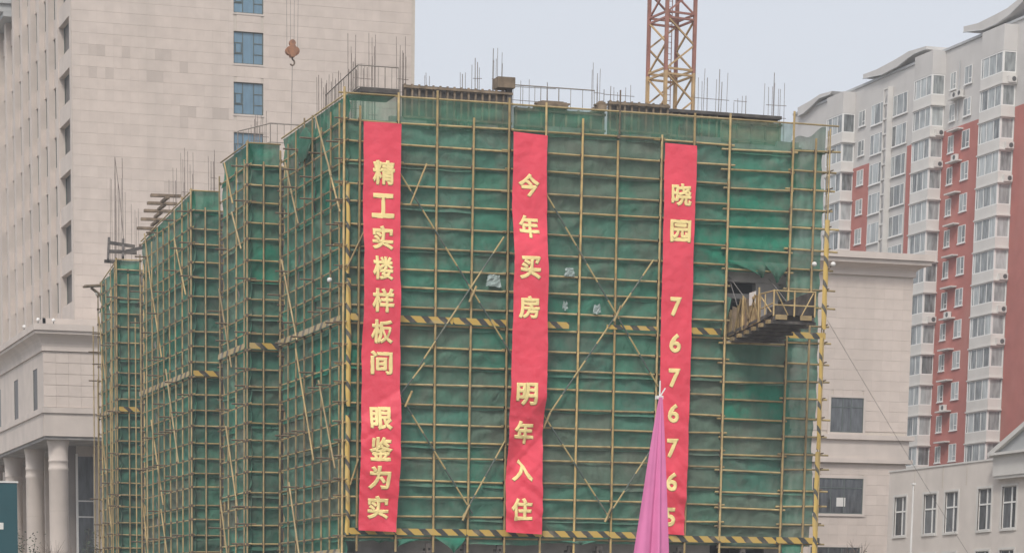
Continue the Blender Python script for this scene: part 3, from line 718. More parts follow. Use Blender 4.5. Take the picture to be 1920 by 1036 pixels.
# two bent bars leaning together above the rear bay
part('leaning_bar', MB().path([(.8, 55, 26), (.86, 55, 32.8), (1.15, 55, 30.5), (1.5, 55, 26.5)], .022, 4), 'rebar', cb)
def guard(pts, h, name='guard_rail', step=.55):
    m = MB()
    for a, b in zip(pts, pts[1:]):
        a, b = Vector(a), Vector(b); u = Vector((0, 0, h)); n = max(1, int((b - a).length / step))
        m.tube(a + u, b + u, .03, 5).tube(a + u * .08, b + u * .08, .022, 5)
        for k in range(n + 1):
            p = a + (b - a) * (k / n); m.tube(p, p + u, .014 if k % 4 else .026, 4)
    part(name, m, 'rail', cb)
guard([(.9, 6.0, 26.1), (1.15, 1.6, 26.6), (3.15, 1.6, 26.6)], 1.05, step=.3)
guard([(8.85, 1.8, 26.35), (13.15, 1.8, 26.35)], .95)
guard([(-1.0, 15.5, 26.1), (.2, 13.5, 26.2), (2.4, 13.5, 26.2)], 1.0, step=.35)
for (x, y) in ((.2, 38), (.35, 39.6), (.5, 41.2), (.7, 43.0), (.9, 45.0)):
    zz0 = 27.55 - (y - 38) * .12
    part('plank', MB().bar((x - .75, y, zz0), (x + 1.1, y, zz0 + .04), .3, .16), 'board', cb)
    part('plank', MB().bar((x + .1, y - 1.0, zz0 - .22), (x + .15, y + .9, zz0 - .2), .2, .14), 'board', cb)

# ------------------------------------------------------------------ scaffold
sc = thing('scaffold', 'tall tubular steel scaffold with yellow and black toe boards around the unfinished building', 'scaffold', (12, 0, 0))
LV = [26.05, 24.89, 23.94, 23.1, 22.09, 21.29, 20.24, 19.3, 18.34, 17.53, 16.64, 15.81, 14.84, 13.97, 13.11, 12.18, 11.29, 10.45, 9.71, 8.67, 7.9, 7.02, 6.03]
UX = [0, .75, 2.65, 4.55, 6.33, 8.15, 10.0, 11.82, 13.7, 15.95, 17.65, 19.52, 22.87, 24.1, 24.88]
clamps = MB()
def clamp(x, y, z, s=.066): clamps.box(x - s, x + s, y - s, y + s, z - s * 1.1, z + s * 1.1)
for i, x in enumerate(UX):
    top = {0: 26.3, 1: 25.5, 2: 26.2, 3: 26.4, 4: 25.3, 5: 26.3, 6: 26.2, 7: 25.6, 8: 24.7, 9: 25.1, 10: 26.2, 11: 26.3, 12: 26.6, 13: 25.4, 14: 25.9}[i]
    if i == 8: tube_part('upright', (x + .02, .0, 25.0), (x + .03, 0, 27.0), .04, 'clamp', sc)
    lean = rnd.uniform(-.04, .04)
    tube_part('upright', (x + lean, 0, 5.35 if i not in (0,) else 0), (x - lean, 0, top), .056 if i not in (14,) else .04, 'pole', sc)
cuts = [(-.25, 2.75), (2.5, 8.3), (8.0, 16.1), (15.8, 19.65), (19.35, 22.95), (22.8, 25.35)]
zoff = [0, 0, 0, -.02, -.22, -.08]
for i, z in enumerate(LV):
    for k, (a, b) in enumerate(cuts):
        if k == 4 and z in (18.34, 17.53, 16.64): continue
        if i == 0:
            tube_part('ledger', (a, .07, z + rnd.uniform(-.02, .02)), (b, .07, z + rnd.uniform(-.02, .02)), .042, 'ledger', sc); continue
        e0, e1 = rnd.uniform(-.15, .25), rnd.uniform(-.2, .25)
        tube_part('ledger', (a - e0, .085 + .01 * (k % 2), z + zoff[k] + rnd.uniform(-.035, .035)), (b + e1, .085 + .01 * (k % 2), z + zoff[k] + rnd.uniform(-.05, .05)), .047, 'ledger', sc)
        for x in UX:
            if a <= x <= b: clamp(x, .04, z + zoff[k])
# short transoms sticking out past the corner and the right end
for z in LV[1:]:
    clamps.tube((24.95, -.25, z - .02), (24.95, .9, z - .02), .035, 5)
    clamps.tube((-.45, .05, z + .03), (.25, .05, z + .03), .035, 5)
tube_part('upright', (25.05, .55, 6), (25.05, .55, 25.9), .03, 'pole', sc)
# the left-hand faces: (x plane, y0, y1) and their front returns
FACES = [(0.0, 0.0, 10.95), (-1.32, 12.43, 18.15), (-.83, 26.6, 39.9), (-.1, 50.4, 56.6)]
FRONTS = [(12.43, -1.32, .42), (26.6, -.83, .85), (50.4, -.1, 1.5)]
def ftop(fi, y): return 26.0 if fi < 2 else (26.0 - (y - 26.6) * .065 if fi == 2 else 25.55 - (y - 50.4) * .15)
LVL = LV[1:] + [5.1, 4.2, 3.3, 2.4, 1.5, .6]
for fi, (fx_, ya, yb) in enumerate(FACES):
    n = max(2, round((yb - ya - .6) / 1.52))
    ys = [ya + .62 + (yb - ya - .7) * k / n for k in range(n + 1)] + ([ya] if fi else [])
    for y in ys:
        le = rnd.uniform(-.05, .05)
        tube_part('upright', (fx_ + le, y, 0), (fx_ - le, y + rnd.uniform(-.05, .05), ftop(fi, y) + (rnd.uniform(-.9, .15) if y != ya else .1)), .042, 'pole_l', sc)
        if fi == 3 or (fi == 2 and y > 33): tube_part('upright', (fx_ - .24, y + .5, 0), (fx_ - .22, y + .5, ftop(fi, y) - rnd.uniform(1, 9)), .042, 'pole_l', sc)
        if fi in (1, 2, 3) : tube_part('upright', (fx_ + .55, y + .3, 0), (fx_ + .55, y + .3, ftop(fi, y) - .4), .05, 'pole_l', sc) if y == ys[-2] else None
    for z in LVL:
        if z > ftop(fi, yb) + .2 and fi > 1: continue
        tube_part('ledger', (fx_ + .085, ya - rnd.uniform(.1, .5), z + rnd.uniform(-.06, .06)), (fx_ + .085, yb + rnd.uniform(.1, .4), z + rnd.uniform(-.06, .06)), .036, 'ledger', sc)
        for y in ys:
            clamp(fx_ + .02, y, z, .062)
            if rnd.random() < .16: clamps.tube((fx_ - .65, y + .1, z + .05), (fx_ + .5, y + .1, z + .05), .045, 5)
    tube_part('ledger', (fx_ + .085, ya, ftop(fi, ya)), (fx_ + .085, yb, ftop(fi, yb)), .04, 'ledger', sc)
for k, (y, xa, xb) in enumerate(FRONTS):
    fi = k + 1
    for q, x in enumerate((xa, (xa + xb) / 2, xb)):
        tube_part('upright', (x, y, 0), (x, y, ftop(fi, y) - (.0 if q == 0 else .9 if q == 1 else .3)), .042, 'pole_l', sc)
    tube_part('upright', (xb + .16, y - .35, 0), (xb + .16, y - .35, 25.6), .055, 'pole_l', sc)
    for z in LVL:
        dz = rnd.uniform(-.03, .03)
        tube_part('ledger', (xa - .1, y + .085, z + dz), (xb + .25, y + .085, z + dz + rnd.uniform(-.03, .03)), .042, 'ledger', sc)
        for x in (xa, (xa + xb) / 2, xb): clamp(x, y + .04, z)
        if rnd.random() < .4: clamps.tube((xb - .25, y - .4, z - .3), (xb + .5, y - .4, z - .3), .05, 5)
    tube_part('ledger', (xa - .05, y + .085, ftop(fi, y)), (xb + .05, y + .085, ftop(fi, y)), .04, 'ledger', sc)
part('couplers', clamps, 'clamp', sc, kind='stuff')
# crossed braces painted in long yellow and black lengths (front face)
BR = [((2.7, 22.6), (8.4, 14.6)), ((7.9, 20.0), (3.7, 13.9)), ((2.3, 13.3), (6.5, 7.2)), ((4.0, 14.1), (1.6, 11.1)), ((3.2, 21.2), (4.0, 23.1)), ((8.0, 12.4), (6.2, 7.1)), ((8.1, 10.6), (6.0, 7.0)),
      ((9.9, 22.2), (16.0, 13.4)), ((15.6, 19.3), (9.9, 11.3)), ((9.9, 12.1), (13.6, 7.1)), ((17.7, 13.3), (13.4, 7.0)), ((8.1, 20.9), (7.8, 19.6)), ((.35, 8.4), (.75, 9.6)), ((.1, 18.2), (1.3, 20.6))]
for (a, b) in BR[:4] + BR[6:11]:
    tube_part('brace', (a[0], -.10, a[1]), (b[0], -.10, b[1]), .042, 'brace', sc)
for (a, b) in BR[4:5] + BR[12:]:
    tube_part('brace', (a[0], -.12, a[1]), (b[0], -.12, b[1]), .042, 'pole', sc)
for (x, z) in ((6.35, 17.3), (13.75, 16.7), (10.2, 11.6), (3.2, 12.4), (13.5, 7.25), (6.15, 7.2)):
    tube_part('brace', (x - .18, -.2, z - .35), (x + .16, -.2, z + .38), .055, 'pole', sc)
# leaning braces on the left faces
for (fx_, y0, z0, y1, z1) in ((0, 4.3, 25.8, 1.6, 22.6), (0, 2.0, 23.0, .2, 20.8), (0, 9.6, 24.6, 7.2, 21.3), (0, 7.6, 15.4, 4.4, 9.8), (0, 8.8, 9.0, 6.6, 4.8), (0, 3.6, 13.5, .8, 9.2), (0, 10.2, 20, 7.4, 15.8),
                              (-1.32, 16.6, 25.7, 14.9, 23.4), (-1.32, 15.1, 23.0, 13.2, 20.9), (-1.32, 17.8, 19.5, 15.2, 15.2), (-1.32, 16.4, 12.3, 14.0, 7.9), (-1.32, 17.6, 8.5, 15.4, 4.0),
                              (-.83, 38.0, 25.3, 35.8, 21.0), (-.83, 35.8, 21.2, 33.6, 17.6), (-.83, 30.2, 23.9, 27.4, 20.4), (-.83, 36.5, 14.2, 33.4, 9.0), (-.83, 32.5, 16.8, 29.4, 11.2), (-.83, 34.0, 8.8, 30.8, 3.2), (-.83, 39, 9.4, 36.4, 3.4),
                              (-.1, 55.6, 22.5, 53.0, 17), (-.1, 54.6, 14.5, 52.2, 8.5), (-.1, 56, 9.5, 53.4, 3.4)):
    tube_part('brace', (fx_ - .12, y0, z0), (fx_ - .12, y1, z1), .045, 'pole_l', sc)
# toe boards
def board_x(x0, x1, z, y=-.08, h=.30, m='hazard', dz=0):
    mb = MB().box(0, x1 - x0, 0, .03, -h / 2, h / 2)
    me = mb.mesh('warning_board', m)
    o = link('warning_board', me, (x0, y, z), sc); o.rotation_euler = (0, -dz, 0); return o
def board_y(y0, y1, z, x, h=.28, m='hazard_y'):
    me = MB().box(-.015, .015, 0, y1 - y0, -h / 2, h / 2).mesh('warning_board', m)
    return link('warning_board', me, (x, y0, z), sc)
for (a, b) in ((.3, .72), (2.65, 5.4), (5.42, 8.1), (10.02, 11.3), (17.7, 19.3), (22.9, 24.95)): board_x(a, b, 16.08, dz=rnd.uniform(-.006, .006))
board_x(13.25, 15.9, 16.1, h=.20, dz=.0)
for (a, b) in ((.3, 2.6), (2.62, 6.2), (6.22, 10.1), (10.12, 13.6), (13.62, 16), (16.02, 19.5), (19.52, 22.6), (22.62, 25.0)): board_x(a, b, 6.28 - (.12 if a > 16 else 0), dz=rnd.uniform(-.008, .008), y=-.09)
for k, (y, xa, xb) in enumerate(FRONTS):
    board_x(xa + .1, xb, 16.02, y - .09)
    if k == 0: board_x(xa + .1, xb + .1, 5.35, y - .09)
for fi, (fx_, ya, yb) in enumerate(FACES):
    m_ = (ya + yb) / 2
    board_y(ya + .2, m_, 16.02, fx_ - .09); board_y(m_ + .02, yb, 16.02, fx_ - .09)
    if fi < 2: board_y(ya + .1, yb, 5.32, fx_ - .09, .26)
# striped wrapping up the corner uprights
def corner_strip(x, y, z0, z1, w, name='corner_strip'):
    def fn(u, v):
        z = z0 + (z1 - z0) * v; t = u * 2 - 1
        return (x + t * w * (1 + .25 * nz3(z * 1.3, x, 0)) + .06 * nz3(z * .9, x, 5), y - .07 * (1 - t * t) + .03 * nz3(z * 2, t, 9), z)
    me = MB().grid(fn, 4, int((z1 - z0) * 5)).mesh(name, 'hazard_v', (x, y, z0), True)
    return link(name, me, (x, y, z0), sc)
corner_strip(.24, -.06, 6.1, 11.6, .115); corner_strip(.24, -.06, 12.0, 17.8, .12); corner_strip(.2, -.06, 18.0, 22.0, .10)
corner_strip(24.72, -.08, 5.2, 10.5, .12); corner_strip(24.74, -.08, 10.6, 16.0, .10); corner_strip(24.82, -.08, 16.4, 21.6, .13)

# ------------------------------------------------------------------ green netting
GREENS = [(.085, .225, .160), (.095, .222, .165), (.108, .220, .162), (.074, .232, .165), (.090, .235, .178), (.086, .208, .158)]
BRIGHT, BROWN, TOPG, DARK = (.045, .235, .155), (.128, .195, .150), (.085, .245, .165), (.062, .165, .122)
def sheet(parent, p0, udir, wid, z0, z1, outdir, seed, col, m='net', top_fn=None, sag=.10, lap=.16):
    """one net sheet laced between ledgers: p0 + udir*u, hanging z1 -> z0, bellied and creased"""
    p0, udir, outdir = Vector(p0), Vector(udir), Vector(outdir)
    hem = rnd.choice((.0, .0, .03, .05, .10, .17)); lap = lap if hem < .1 else rnd.uniform(.16, .30)
    nu, nv = max(8, int(wid * 8)), max(7, int((z1 - z0) * 9))
    ca, cb_ = rnd.uniform(-.8, .8), rnd.uniform(.2, .8)
    def fn(u, v):
        zt = top_fn(u) if top_fn else z1
        z = z0 - lap + (zt - z0 + lap) * v
        span = max(1, round((z1 - z0) / .93)); win = abs(math.sin(math.pi * span * v)) ** .7
        d = .11 * nz3(u * wid * .7 + seed, v * 1.6, seed * .37) + .07 * nz3(u * wid * 2.2 + seed, z * 1.9, seed)
        crease = (u - cb_) * wid * ca + (v - .5) * (z1 - z0)
        d += .10 * max(0, 1 - abs(crease) * 2.2)
        d += .035 * nz3((u * wid + z * .8) * 2.6, (u * wid - z) * .6, seed * .21)
        d = (d - .09) * win
        d += hem * (1 - v) ** 6 * (.6 + .4 * nz3(u * wid, seed, 4))
        z += .05 * nz3(u * wid * .9, seed, 7) * (1 - v) ** 2
        q = p0 + udir * (u * wid) + outdir * d
        return (q.x, q.y, z)
    org = p0 + Vector((0, 0, z0))
    o = link('net_sheet', MB().grid(fn, nu, nv).mesh('net_sheet', m, org, True), org, parent)
    o.color = (col[0] * 1.12, col[1] * 1.12, col[2] * 1.10, 1)
    return o
ROWS = [26.02, 24.89, 23.1, 21.29, 19.3, 17.53, 15.81, 13.97, 12.18, 10.45, 8.67, 7.02, 6.03]
COLS = [.02, 2.65, 6.3, 10.0, 13.7, 16.8, 19.5, 22.87, 24.66]
nf = thing('safety_net', 'green safety netting across the broad front face of the scaffold behind the banners', 'netting', (12, .2, 0), 'green safety nets on the scaffold')
seed = 1
for r in range(len(ROWS) - 1):
    for c in range(len(COLS) - 1):
        seed += 1
        z1, z0 = ROWS[r], ROWS[r + 1]
        if c == 6 and r in (4, 5): continue
        if c == 6: z1 -= .15 if r else 0; z0 -= .15
        col = rnd.choice(GREENS)
        if r == 0: col = TOPG
        elif r >= 7 and rnd.random() < .35: col = (.138, .205, .158)
        if (c, r) in ((6, 3), (6, 7), (0, 6), (5, 3), (7, 1), (7, 0), (6, 2)): col = BRIGHT
        if (c, r) in ((3, 1), (4, 1), (5, 9), (6, 8), (3, 2)): col = BROWN
        if c == 7 and r in (0, 1): col = (.025, .17, .10)
        tf = None
        if c == 7 and r == 0: tf = (lambda u: 25.25 + .7 * u + .12 * math.sin(u * 9))
        wid = COLS[c + 1] - COLS[c] + .06
        if c == 7: wid -= .14 * abs(nz3(r * 1.7, 2, 3)) * 3
        sheet(nf, (COLS[c], .165 + (.012 if c % 2 else 0), 0), (1, 0, 0), wid, z0, z1, (0, -1, 0), seed, col, 'net_top' if r == 0 else 'net', tf)
# torn flaps above the loading platform and a loose end below the toe board
def flap(pts, y, col, seed_, n=10):
    """pts: upper-left, upper-right, lower tip"""
    a, b, t = [Vector((p[0], y, p[1])) for p in pts]
    def fn(u, v):
        q = a.lerp(b, u).lerp(t, v); return (q.x, q.y - .12 * math.sin(u * 7 + seed_) * v - .15 * math.sin(math.pi * v), q.z)
    o = link('net_flap', MB().grid(fn, n, n).mesh('net_flap', 'net', a, True), a, nf); o.color = (*col, 1)
flap([(19.55, 19.5), (21.6, 19.5), (21.5, 18.75)], .12, (.03, .19, .12), 1); flap([(21.45, 19.5), (22.9, 19.45), (22.3, 18.55)], .10, (.05, .19, .13), 3)
flap([(19.5, 17.9), (19.9, 17.7), (19.4, 15.9)], .16, GREENS[0], 5)
flap([(4.6, 6.05), (6.2, 6.05), (5.6, 5.35)], -.05, BRIGHT, 2); flap([(2.8, 6.0), (4.0, 6.0), (2.8, 5.6)], .1, GREENS[3], 4); flap([(22.9, 6.1), (24.4, 6.1), (23.2, 4.5)], .1, BRIGHT, 4)
flap([(1.2, 6.0), (2.6, 6.05), (1.9, 5.75)], .1, GREENS[3], 6); flap([(10.9, 6.0), (13.2, 6.05), (12.2, 5.8)], .1, GREENS[3], 7)
names_f = ['the long side face right behind the near scaffold corner', 'the side of the second scaffold bay', 'the long side of the third scaffold bay', 'the side of the farthest scaffold bay']
for fi, (fx_, ya, yb) in enumerate(FACES):
    nt_ = thing('safety_net', 'green safety netting on %s' % names_f[fi], 'netting', (fx_ + .2, (ya + yb) / 2, 0), 'green safety nets on the scaffold')
    n = max(2, round((yb - ya) / 3.0))
    RW = [26.0] + ROWS[1:] + [4.2, 2.4, .6]
    for r in range(len(RW) - 1):
        for k in range(n):
            seed += 1
            y0 = ya + (yb - ya) * k / n; y1 = ya + (yb - ya) * (k + 1) / n
            col = rnd.choice(GREENS + [(.04, .21, .145)]) if r < 8 else rnd.choice(GREENS + [BROWN, (.165, .195, .150), (.155, .198, .150)])
            z1, z0 = RW[r], RW[r + 1]; tf = None
            if r == 0:
                col = (.028, .18, .115) if fi < 3 else (.05, .17, .12)
                tf = (lambda u, y0=y0, y1=y1, fi=fi: ftop(fi, y0 + (y1 - y0) * u) - .03 + (-.02 if u % 1 else 0))
                if tf(1) < z0 + .1: continue
            col = tuple(min(1, c_ * 1.12) for c_ in col)
            sheet(nt_, (fx_ + .165 + (.012 if k % 2 else 0), y0, 0), (0, 1, 0), y1 - y0 + .05, z0, z1, (-1, 0, 0), seed, col, 'net', tf)
names_r = ['the narrow front of the second scaffold bay', 'the narrow front of the third scaffold bay', 'the narrow front of the farthest scaffold bay']
for k, (y, xa, xb) in enumerate(FRONTS):
    nt_ = thing('safety_net', 'dark green safety netting on %s' % names_r[k], 'netting', ((xa + xb) / 2, y + .2, 0), 'green safety nets on the scaffold')
    RW = [26.0 if k < 2 else 25.5] + ROWS[1:] + [4.2, 2.4, .6]
    for r in range(len(RW) - 1):
        seed += 1
        col = rnd.choice(GREENS[:2] + [DARK, DARK, DARK]) if r else (.04, .20, .13)
        if k == 0 and r == 3: col = BRIGHT
        sheet(nt_, (xa + .02, y + .165, 0), (1, 0, 0), xb - xa, RW[r + 1], RW[r], (0, -1, 0), seed, col, 'net')

# scraps of pale plastic caught on the netting
M['plastic'] = mat('pale_plastic', (.25, .31, .29), .4, .3, 4, spec=.5)
for i, (x, z, w_, h_, lab) in enumerate(((7.45, 18.0, .8, .55, 'pale plastic scrap caught on the net left of the middle banner'), (11.3, 18.55, .55, .4, 'pale plastic scrap on the net beside the upper right cross brace'),
                                        (12.75, 16.9, .45, .4, 'small pale plastic scrap on the net left of the right brace crossing'), (11.1, 17.0, .3, .35, 'smallest pale plastic scrap on the net below the plastic near the brace'))):
    def pfn(u, v, x=x, z=z, w_=w_, h_=h_, i=i):
        return (x + w_ * (u - .5) * (1 - .3 * v) + .08 * nz3(v * 3, i, 1), -.02 - .07 * nz3(u * 4 + i, v * 4, 3), z + h_ * (v - .5) + .12 * nz3(u * 3, i, 5))
    single('plastic_scrap', MB().grid(pfn, 7, 6), 'plastic', (x, 0, z), lab, 'plastic', 'plastic scraps on the front netting')

# a bundled net end tied on top of the near side face
bn = MB()
def bfn(u, v):
    t = u * 2 * math.pi; z = 25.6 - v * 1.5 + .1 * nz3(u * 6, v * 3, 2); r = (.06 + .40 * math.sin(math.pi * (.04 + .84 * v)) ** .8) * (1 + .28 * math.sin(4 * t + v * 5) * v + .25 * nz3(math.cos(t) * 1.5, math.sin(t) * 1.5, v * 3))
    return (-.05 + .4 * r * math.cos(t), 6.3 + 2.3 * r * math.sin(t), z)
bn.grid(bfn, 32, 20)
o = single('net_bundle', bn, 'net', (-.25, 6.3, 23.9), 'loose dark green net gathered in a bundle atop the side scaffold', 'netting', smooth=True); o.color = (.08, .22, .155, 1)

# ------------------------------------------------------------------ banners
def glyph_mesh(ch, size, bold):
    c = bpy.data.curves.new('glyph', 'FONT'); c.body = ch; c.size = 1.0; c.bevel_depth = bold; c.bevel_resolution = 0; c.resolution_u = 3; c.fill_mode = 'BOTH'
    t = bpy.data.objects.new('glyph', c); COL.objects.link(t)
    dg = bpy.context.evaluated_depsgraph_get(); dg.update()
    me = bpy.data.meshes.new_from_object(t.evaluated_get(dg))
    bpy.data.objects.remove(t)
    xs = [v.co.x for v in me.vertices]; ys = [v.co.y for v in me.vertices]
    return me, (min(xs), max(xs), min(ys), max(ys))
def banner(label, TL, TR, BL, BR_, glyphs, creases, seed_):
    """corners as (x, z); glyphs = (character, x, z, width, height); creases = (x, z, nx, nz, slope)"""
    yb = -.17
    def off(x, z):
        zt, zb_ = TL[1], BL[1]; v = (z - zb_) / (zt - zb_)
        d = .07 * nz3(x * .8 + seed_, z * .5, seed_) + .022 * nz3(x * 2.5 + z * 1.2, z * 2.6 - x, seed_ + 3) + .05
        low = max(0, .55 - v)
        d += low * .09 * nz3((x + z * .8) * 4.5, (x - z) * 1.1, seed_ + 2) + low * .16 * nz3((x * .6 + z) * 2.0, (x - z * .4) * .7, seed_ + 9)
        for (cx, cz, nx, nzz, s) in creases:
            q = (x - cx) * nx + (z - cz) * nzz
            d += s * .06 * math.exp(-(q / .11) ** 2) + (s * .36 * max(0, min(q, .95)))
        return d
    org = (TL[0], yb, BL[1])
    b = thing('banner', label, 'banner', org, 'red vertical slogan banners')
    def fn(u, v):
        x = (BL[0] + (BR_[0] - BL[0]) * u) * (1 - v) + (TL[0] + (TR[0] - TL[0]) * u) * v
        z = (BL[1] + (BR_[1] - BL[1]) * u) * (1 - v) + (TL[1] + (TR[1] - TL[1]) * u) * v
        x += (.05 * nz3(seed_, z * .45, u) + .02 * nz3(seed_, z * 1.5, u)) * (1 if u > .9 or u < .1 else .3)
        return (x, yb - off(x, z), z)
    part('cloth', MB().grid(fn, 22, 200), 'banner', b, smooth=True)
    for (ch, gx, gz, gw, gh) in glyphs:
        me, (x0, x1, y0, y1) = glyph_mesh(ch, 1, .044 if not ch.isdigit() else .040)
        bm = bmesh.new(); bm.from_mesh(me)
        bmesh.ops.triangulate(bm, faces=bm.faces)
        for v in bm.verts:
            v.co.x = (v.co.x - x0) / (x1 - x0) * gw - gw / 2; v.co.y = (v.co.y - y0) / (y1 - y0) * gh - gh / 2; v.co.z *= .02
        for _ in range(2):
            bmesh.ops.subdivide_edges(bm, edges=[e for e in bm.edges if e.calc_length() > .16], cuts=1)
            bmesh.ops.triangulate(bm, faces=bm.faces)
        for v in bm.verts:
            x, z = gx + v.co.x, gz + v.co.y
            v.co = Vector((x, yb - off(x, z) - .014 - v.co.z, z)) - Vector(org)
        bmesh.ops.recalc_face_normals(bm, faces=bm.faces)
        m2 = bpy.data.meshes.new('character'); bm.to_mesh(m2); bm.free(); m2.materials.clear(); m2.materials.append(M['gold'])
        bpy.data.meshes.remove(me)
        link('character', m2, org, b)
def col_of(chars, xs, zs, w, h):
    return [(c, xs[0] + (xs[1] - xs[0]) * (zs[0] - z) / (zs[0] - zs[-1]), z, w, h) for c, z in zip(chars, zs)]
Zb1 = [22.50, 21.03, 19.60, 18.22, 16.77, 15.36, 13.97, 11.42, 10.03, 8.72, 7.36]
banner('red vertical banner nearest the left scaffold corner, eleven gold Chinese characters', (.80, 24.73), (2.61, 24.72), (.66, 6.30), (2.55, 6.24),
       col_of('精工实楼样板间眼鉴为实', (1.76, 1.60), Zb1, 1.10, 1.10),
       [(1.7, 19.3, -.75, -.65, .9), (1.6, 15.0, -.6, .8, .4), (1.6, 11.0, -.55, .83, -.8), (1.6, 9.3, .7, .7, .7), (1.6, 7.6, .5, .86, .6)], 1.3)
Zb2 = [22.35, 20.46, 18.55, 16.74, 12.75, 11.0, 9.22, 7.40]
banner('red vertical banner in the middle of the front, eight gold Chinese characters', (8.23, 24.74), (9.94, 24.66), (8.05, 6.32), (9.92, 6.24),
       col_of('今年买房明年入住', (9.03, 8.86), Zb2, 1.08, 1.08),
       [(9.1, 20.8, -.72, -.7, .9), (9.1, 19.4, -.5, .86, -.5), (9.1, 10.3, -.75, .66, .9), (9.0, 8.6, -.7, .7, -.6), (9.0, 11.7, .1, 1, .5)], 4.1)
Zb3 = [22.32, 20.66, 17.13, 15.43, 13.78, 12.12, 10.46, 8.86, 7.18]
g3 = col_of('晓园7676765', (16.76, 16.78), Zb3, 1.12, 1.08)
g3 = [(c, x + (.12 if not c.isdigit() else -.02), z, (1.08 if not c.isdigit() else .62), (1.06 if not c.isdigit() else .92)) for (c, x, z, w, h) in g3]
banner('red vertical banner farthest right, two gold characters above seven digits', (15.96, 24.68), (17.63, 24.64), (16.05, 6.40), (17.56, 6.32), g3,
       [(16.8, 7.0, -.15, 1, .8), (16.8, 6.7, .3, .95, -.5)], 7.7)

# ------------------------------------------------------------------ loading platform
lp = thing('loading_platform', 'cantilevered loading platform with yellow plywood side sticking out of the front netting', 'platform', (21, 0, 15.8))
PA, PB, PYo = 19.85, 22.0, -4.5
def pz(y): return 15.85 + (.5 - y) * .10                 # the deck tilts up outwards
dk = MB(); dk.poly([(PA, .6, pz(.6)), (PB, .6, pz(.6)), (PB, PYo, pz(PYo)), (PA, PYo, pz(PYo))]); dk.poly([(PA, .6, pz(.6) + .06), (PB, .6, pz(.6) + .06), (PB, PYo, pz(PYo) + .06), (PA, PYo, pz(PYo) + .06)])
part('deck', dk, 'conc_dark', lp)
for x in (PA + .06, PB - .06): part('side_beam', MB().bar((x, .9, pz(.9) - .1), (x, PYo, pz(PYo) - .1), .12, .2), 'conc_dark', lp)
for k in range(7):
    y = .2 - k * .76
    part('cross_beam', MB().box(PA - .12, PB + .12, y - .07, y + .07, pz(y) - .32, pz(y) - .19), 'conc_dark', lp)
    part('beam_end', MB().box(PA - .28, PA - .121, y - .12, y + .12, pz(y) - .33, pz(y) - .16), 'ply', lp)
# plywood boards of the left side, each its own, uneven tops
y = .35; k = 0
while y > -3.1:
    w_ = rnd.uniform(.20, .34); h = rnd.uniform(1.25, 1.55); xx = PA - .02 - rnd.uniform(0, .05)
    tl = rnd.uniform(-.05, .05)
    part('side_board', MB().prism([(xx, y, pz(y) + .02), (xx, y - w_ + .03, pz(y) + .02), (xx, y - w_ + .03 + tl, pz(y) + h - .05), (xx, y + tl, pz(y) + h)], (-.03, 0, 0)), 'ply' if rnd.random() < .8 else 'board', lp)
    y -= w_; k += 1
for (ya, yb, ha, hb) in ((-.6, -1.25, .1, 1.5), (-1.6, -2.2, 1.4, .15), (-2.0, -2.75, .1, 1.35), (-2.5, -3.05, 1.3, .3)):
    part('loose_board', MB().bar((PA - .12, ya, pz(ya) + ha), (PA - .12, yb, pz(yb) + hb), .03, .13), 'ply', lp)
for yy in (.3, -1.4, -3.1):
    part('post', MB().tube((PA - .08, yy, pz(yy)), (PA - .08, yy, pz(yy) + 1.6), .045), 'pole', lp)
part('notice', MB().box(PA - .09, PA - .075, -2.75, -2.05, pz(-2.4) + .95, pz(-2.4) + 1.55), 'white', lp)
part('lower_rail', MB().bar((PA - .07, .4, pz(.4) + .12), (PA - .07, PYo, pz(PYo) + .12), .05, .14), 'conc_dark', lp)
# right side panel (seen from inside) and open front rails
part('far_panel', MB().prism([(PB, .5, pz(.5)), (PB, PYo, pz(PYo)), (PB, PYo, pz(PYo) + 1.25), (PB, .5, pz(.5) + 1.5)], (.04, 0, 0)), 'conc_dark', lp)
rl = MB()
a, b = Vector((PA, PYo, pz(PYo))), Vector((PB, PYo, pz(PYo)))
for h in (.5, 1.15): rl.tube(a + Vector((0, 0, h)), b + Vector((0, 0, h)), .035)
for q in (0, .5, 1): p = a.lerp(b, q); rl.tube(p, p + Vector((0, 0, 1.2)), .04)
rl.tube(a + Vector((.12, 0, 1.1)), a.lerp(b, .35) + Vector((0, 0, .05)), .03).tube(b + Vector((-.1, 0, 1.1)), a.lerp(b, .68) + Vector((0, 0, .05)), .03)
rl.tube((PA, -3.1, pz(-3.1) + 1.3), (PA, PYo, pz(PYo) + 1.15), .035).tube((PA, -3.1, pz(-3.1) + .6), (PA, PYo, pz(PYo) + .6), .03).tube((PA, -3.6, pz(-3.6)), (PA, -3.6, pz(-3.6) + 1.2), .035).tube((PA, -3.1, pz(-3.1) + 1.2), (PA, -4.4, pz(-4.4) + .1), .03)
part('guard_rail', rl, 'pole', lp)
for q in (.18, .78): part('toe_block', MB().box(PA + (PB - PA) * q - .3, PA + (PB - PA) * q + .3, PYo - .06, PYo - .02, pz(PYo) - .16, pz(PYo) + .06), 'ply', lp)
for (x, y0) in ((PA, -1.4), (PA, -3.2), (PB, -3.2)):
    part('wire_rope', MB().tube((x, y0, pz(y0) + .1), (x + .2, .9, 18.9), .02, 5), 'cable', lp)
part('anchor_beam', MB().bar((PA - .1, .15, 15.66), (PB + .6, .15, 15.60), .14, .14), 'conc', lp)

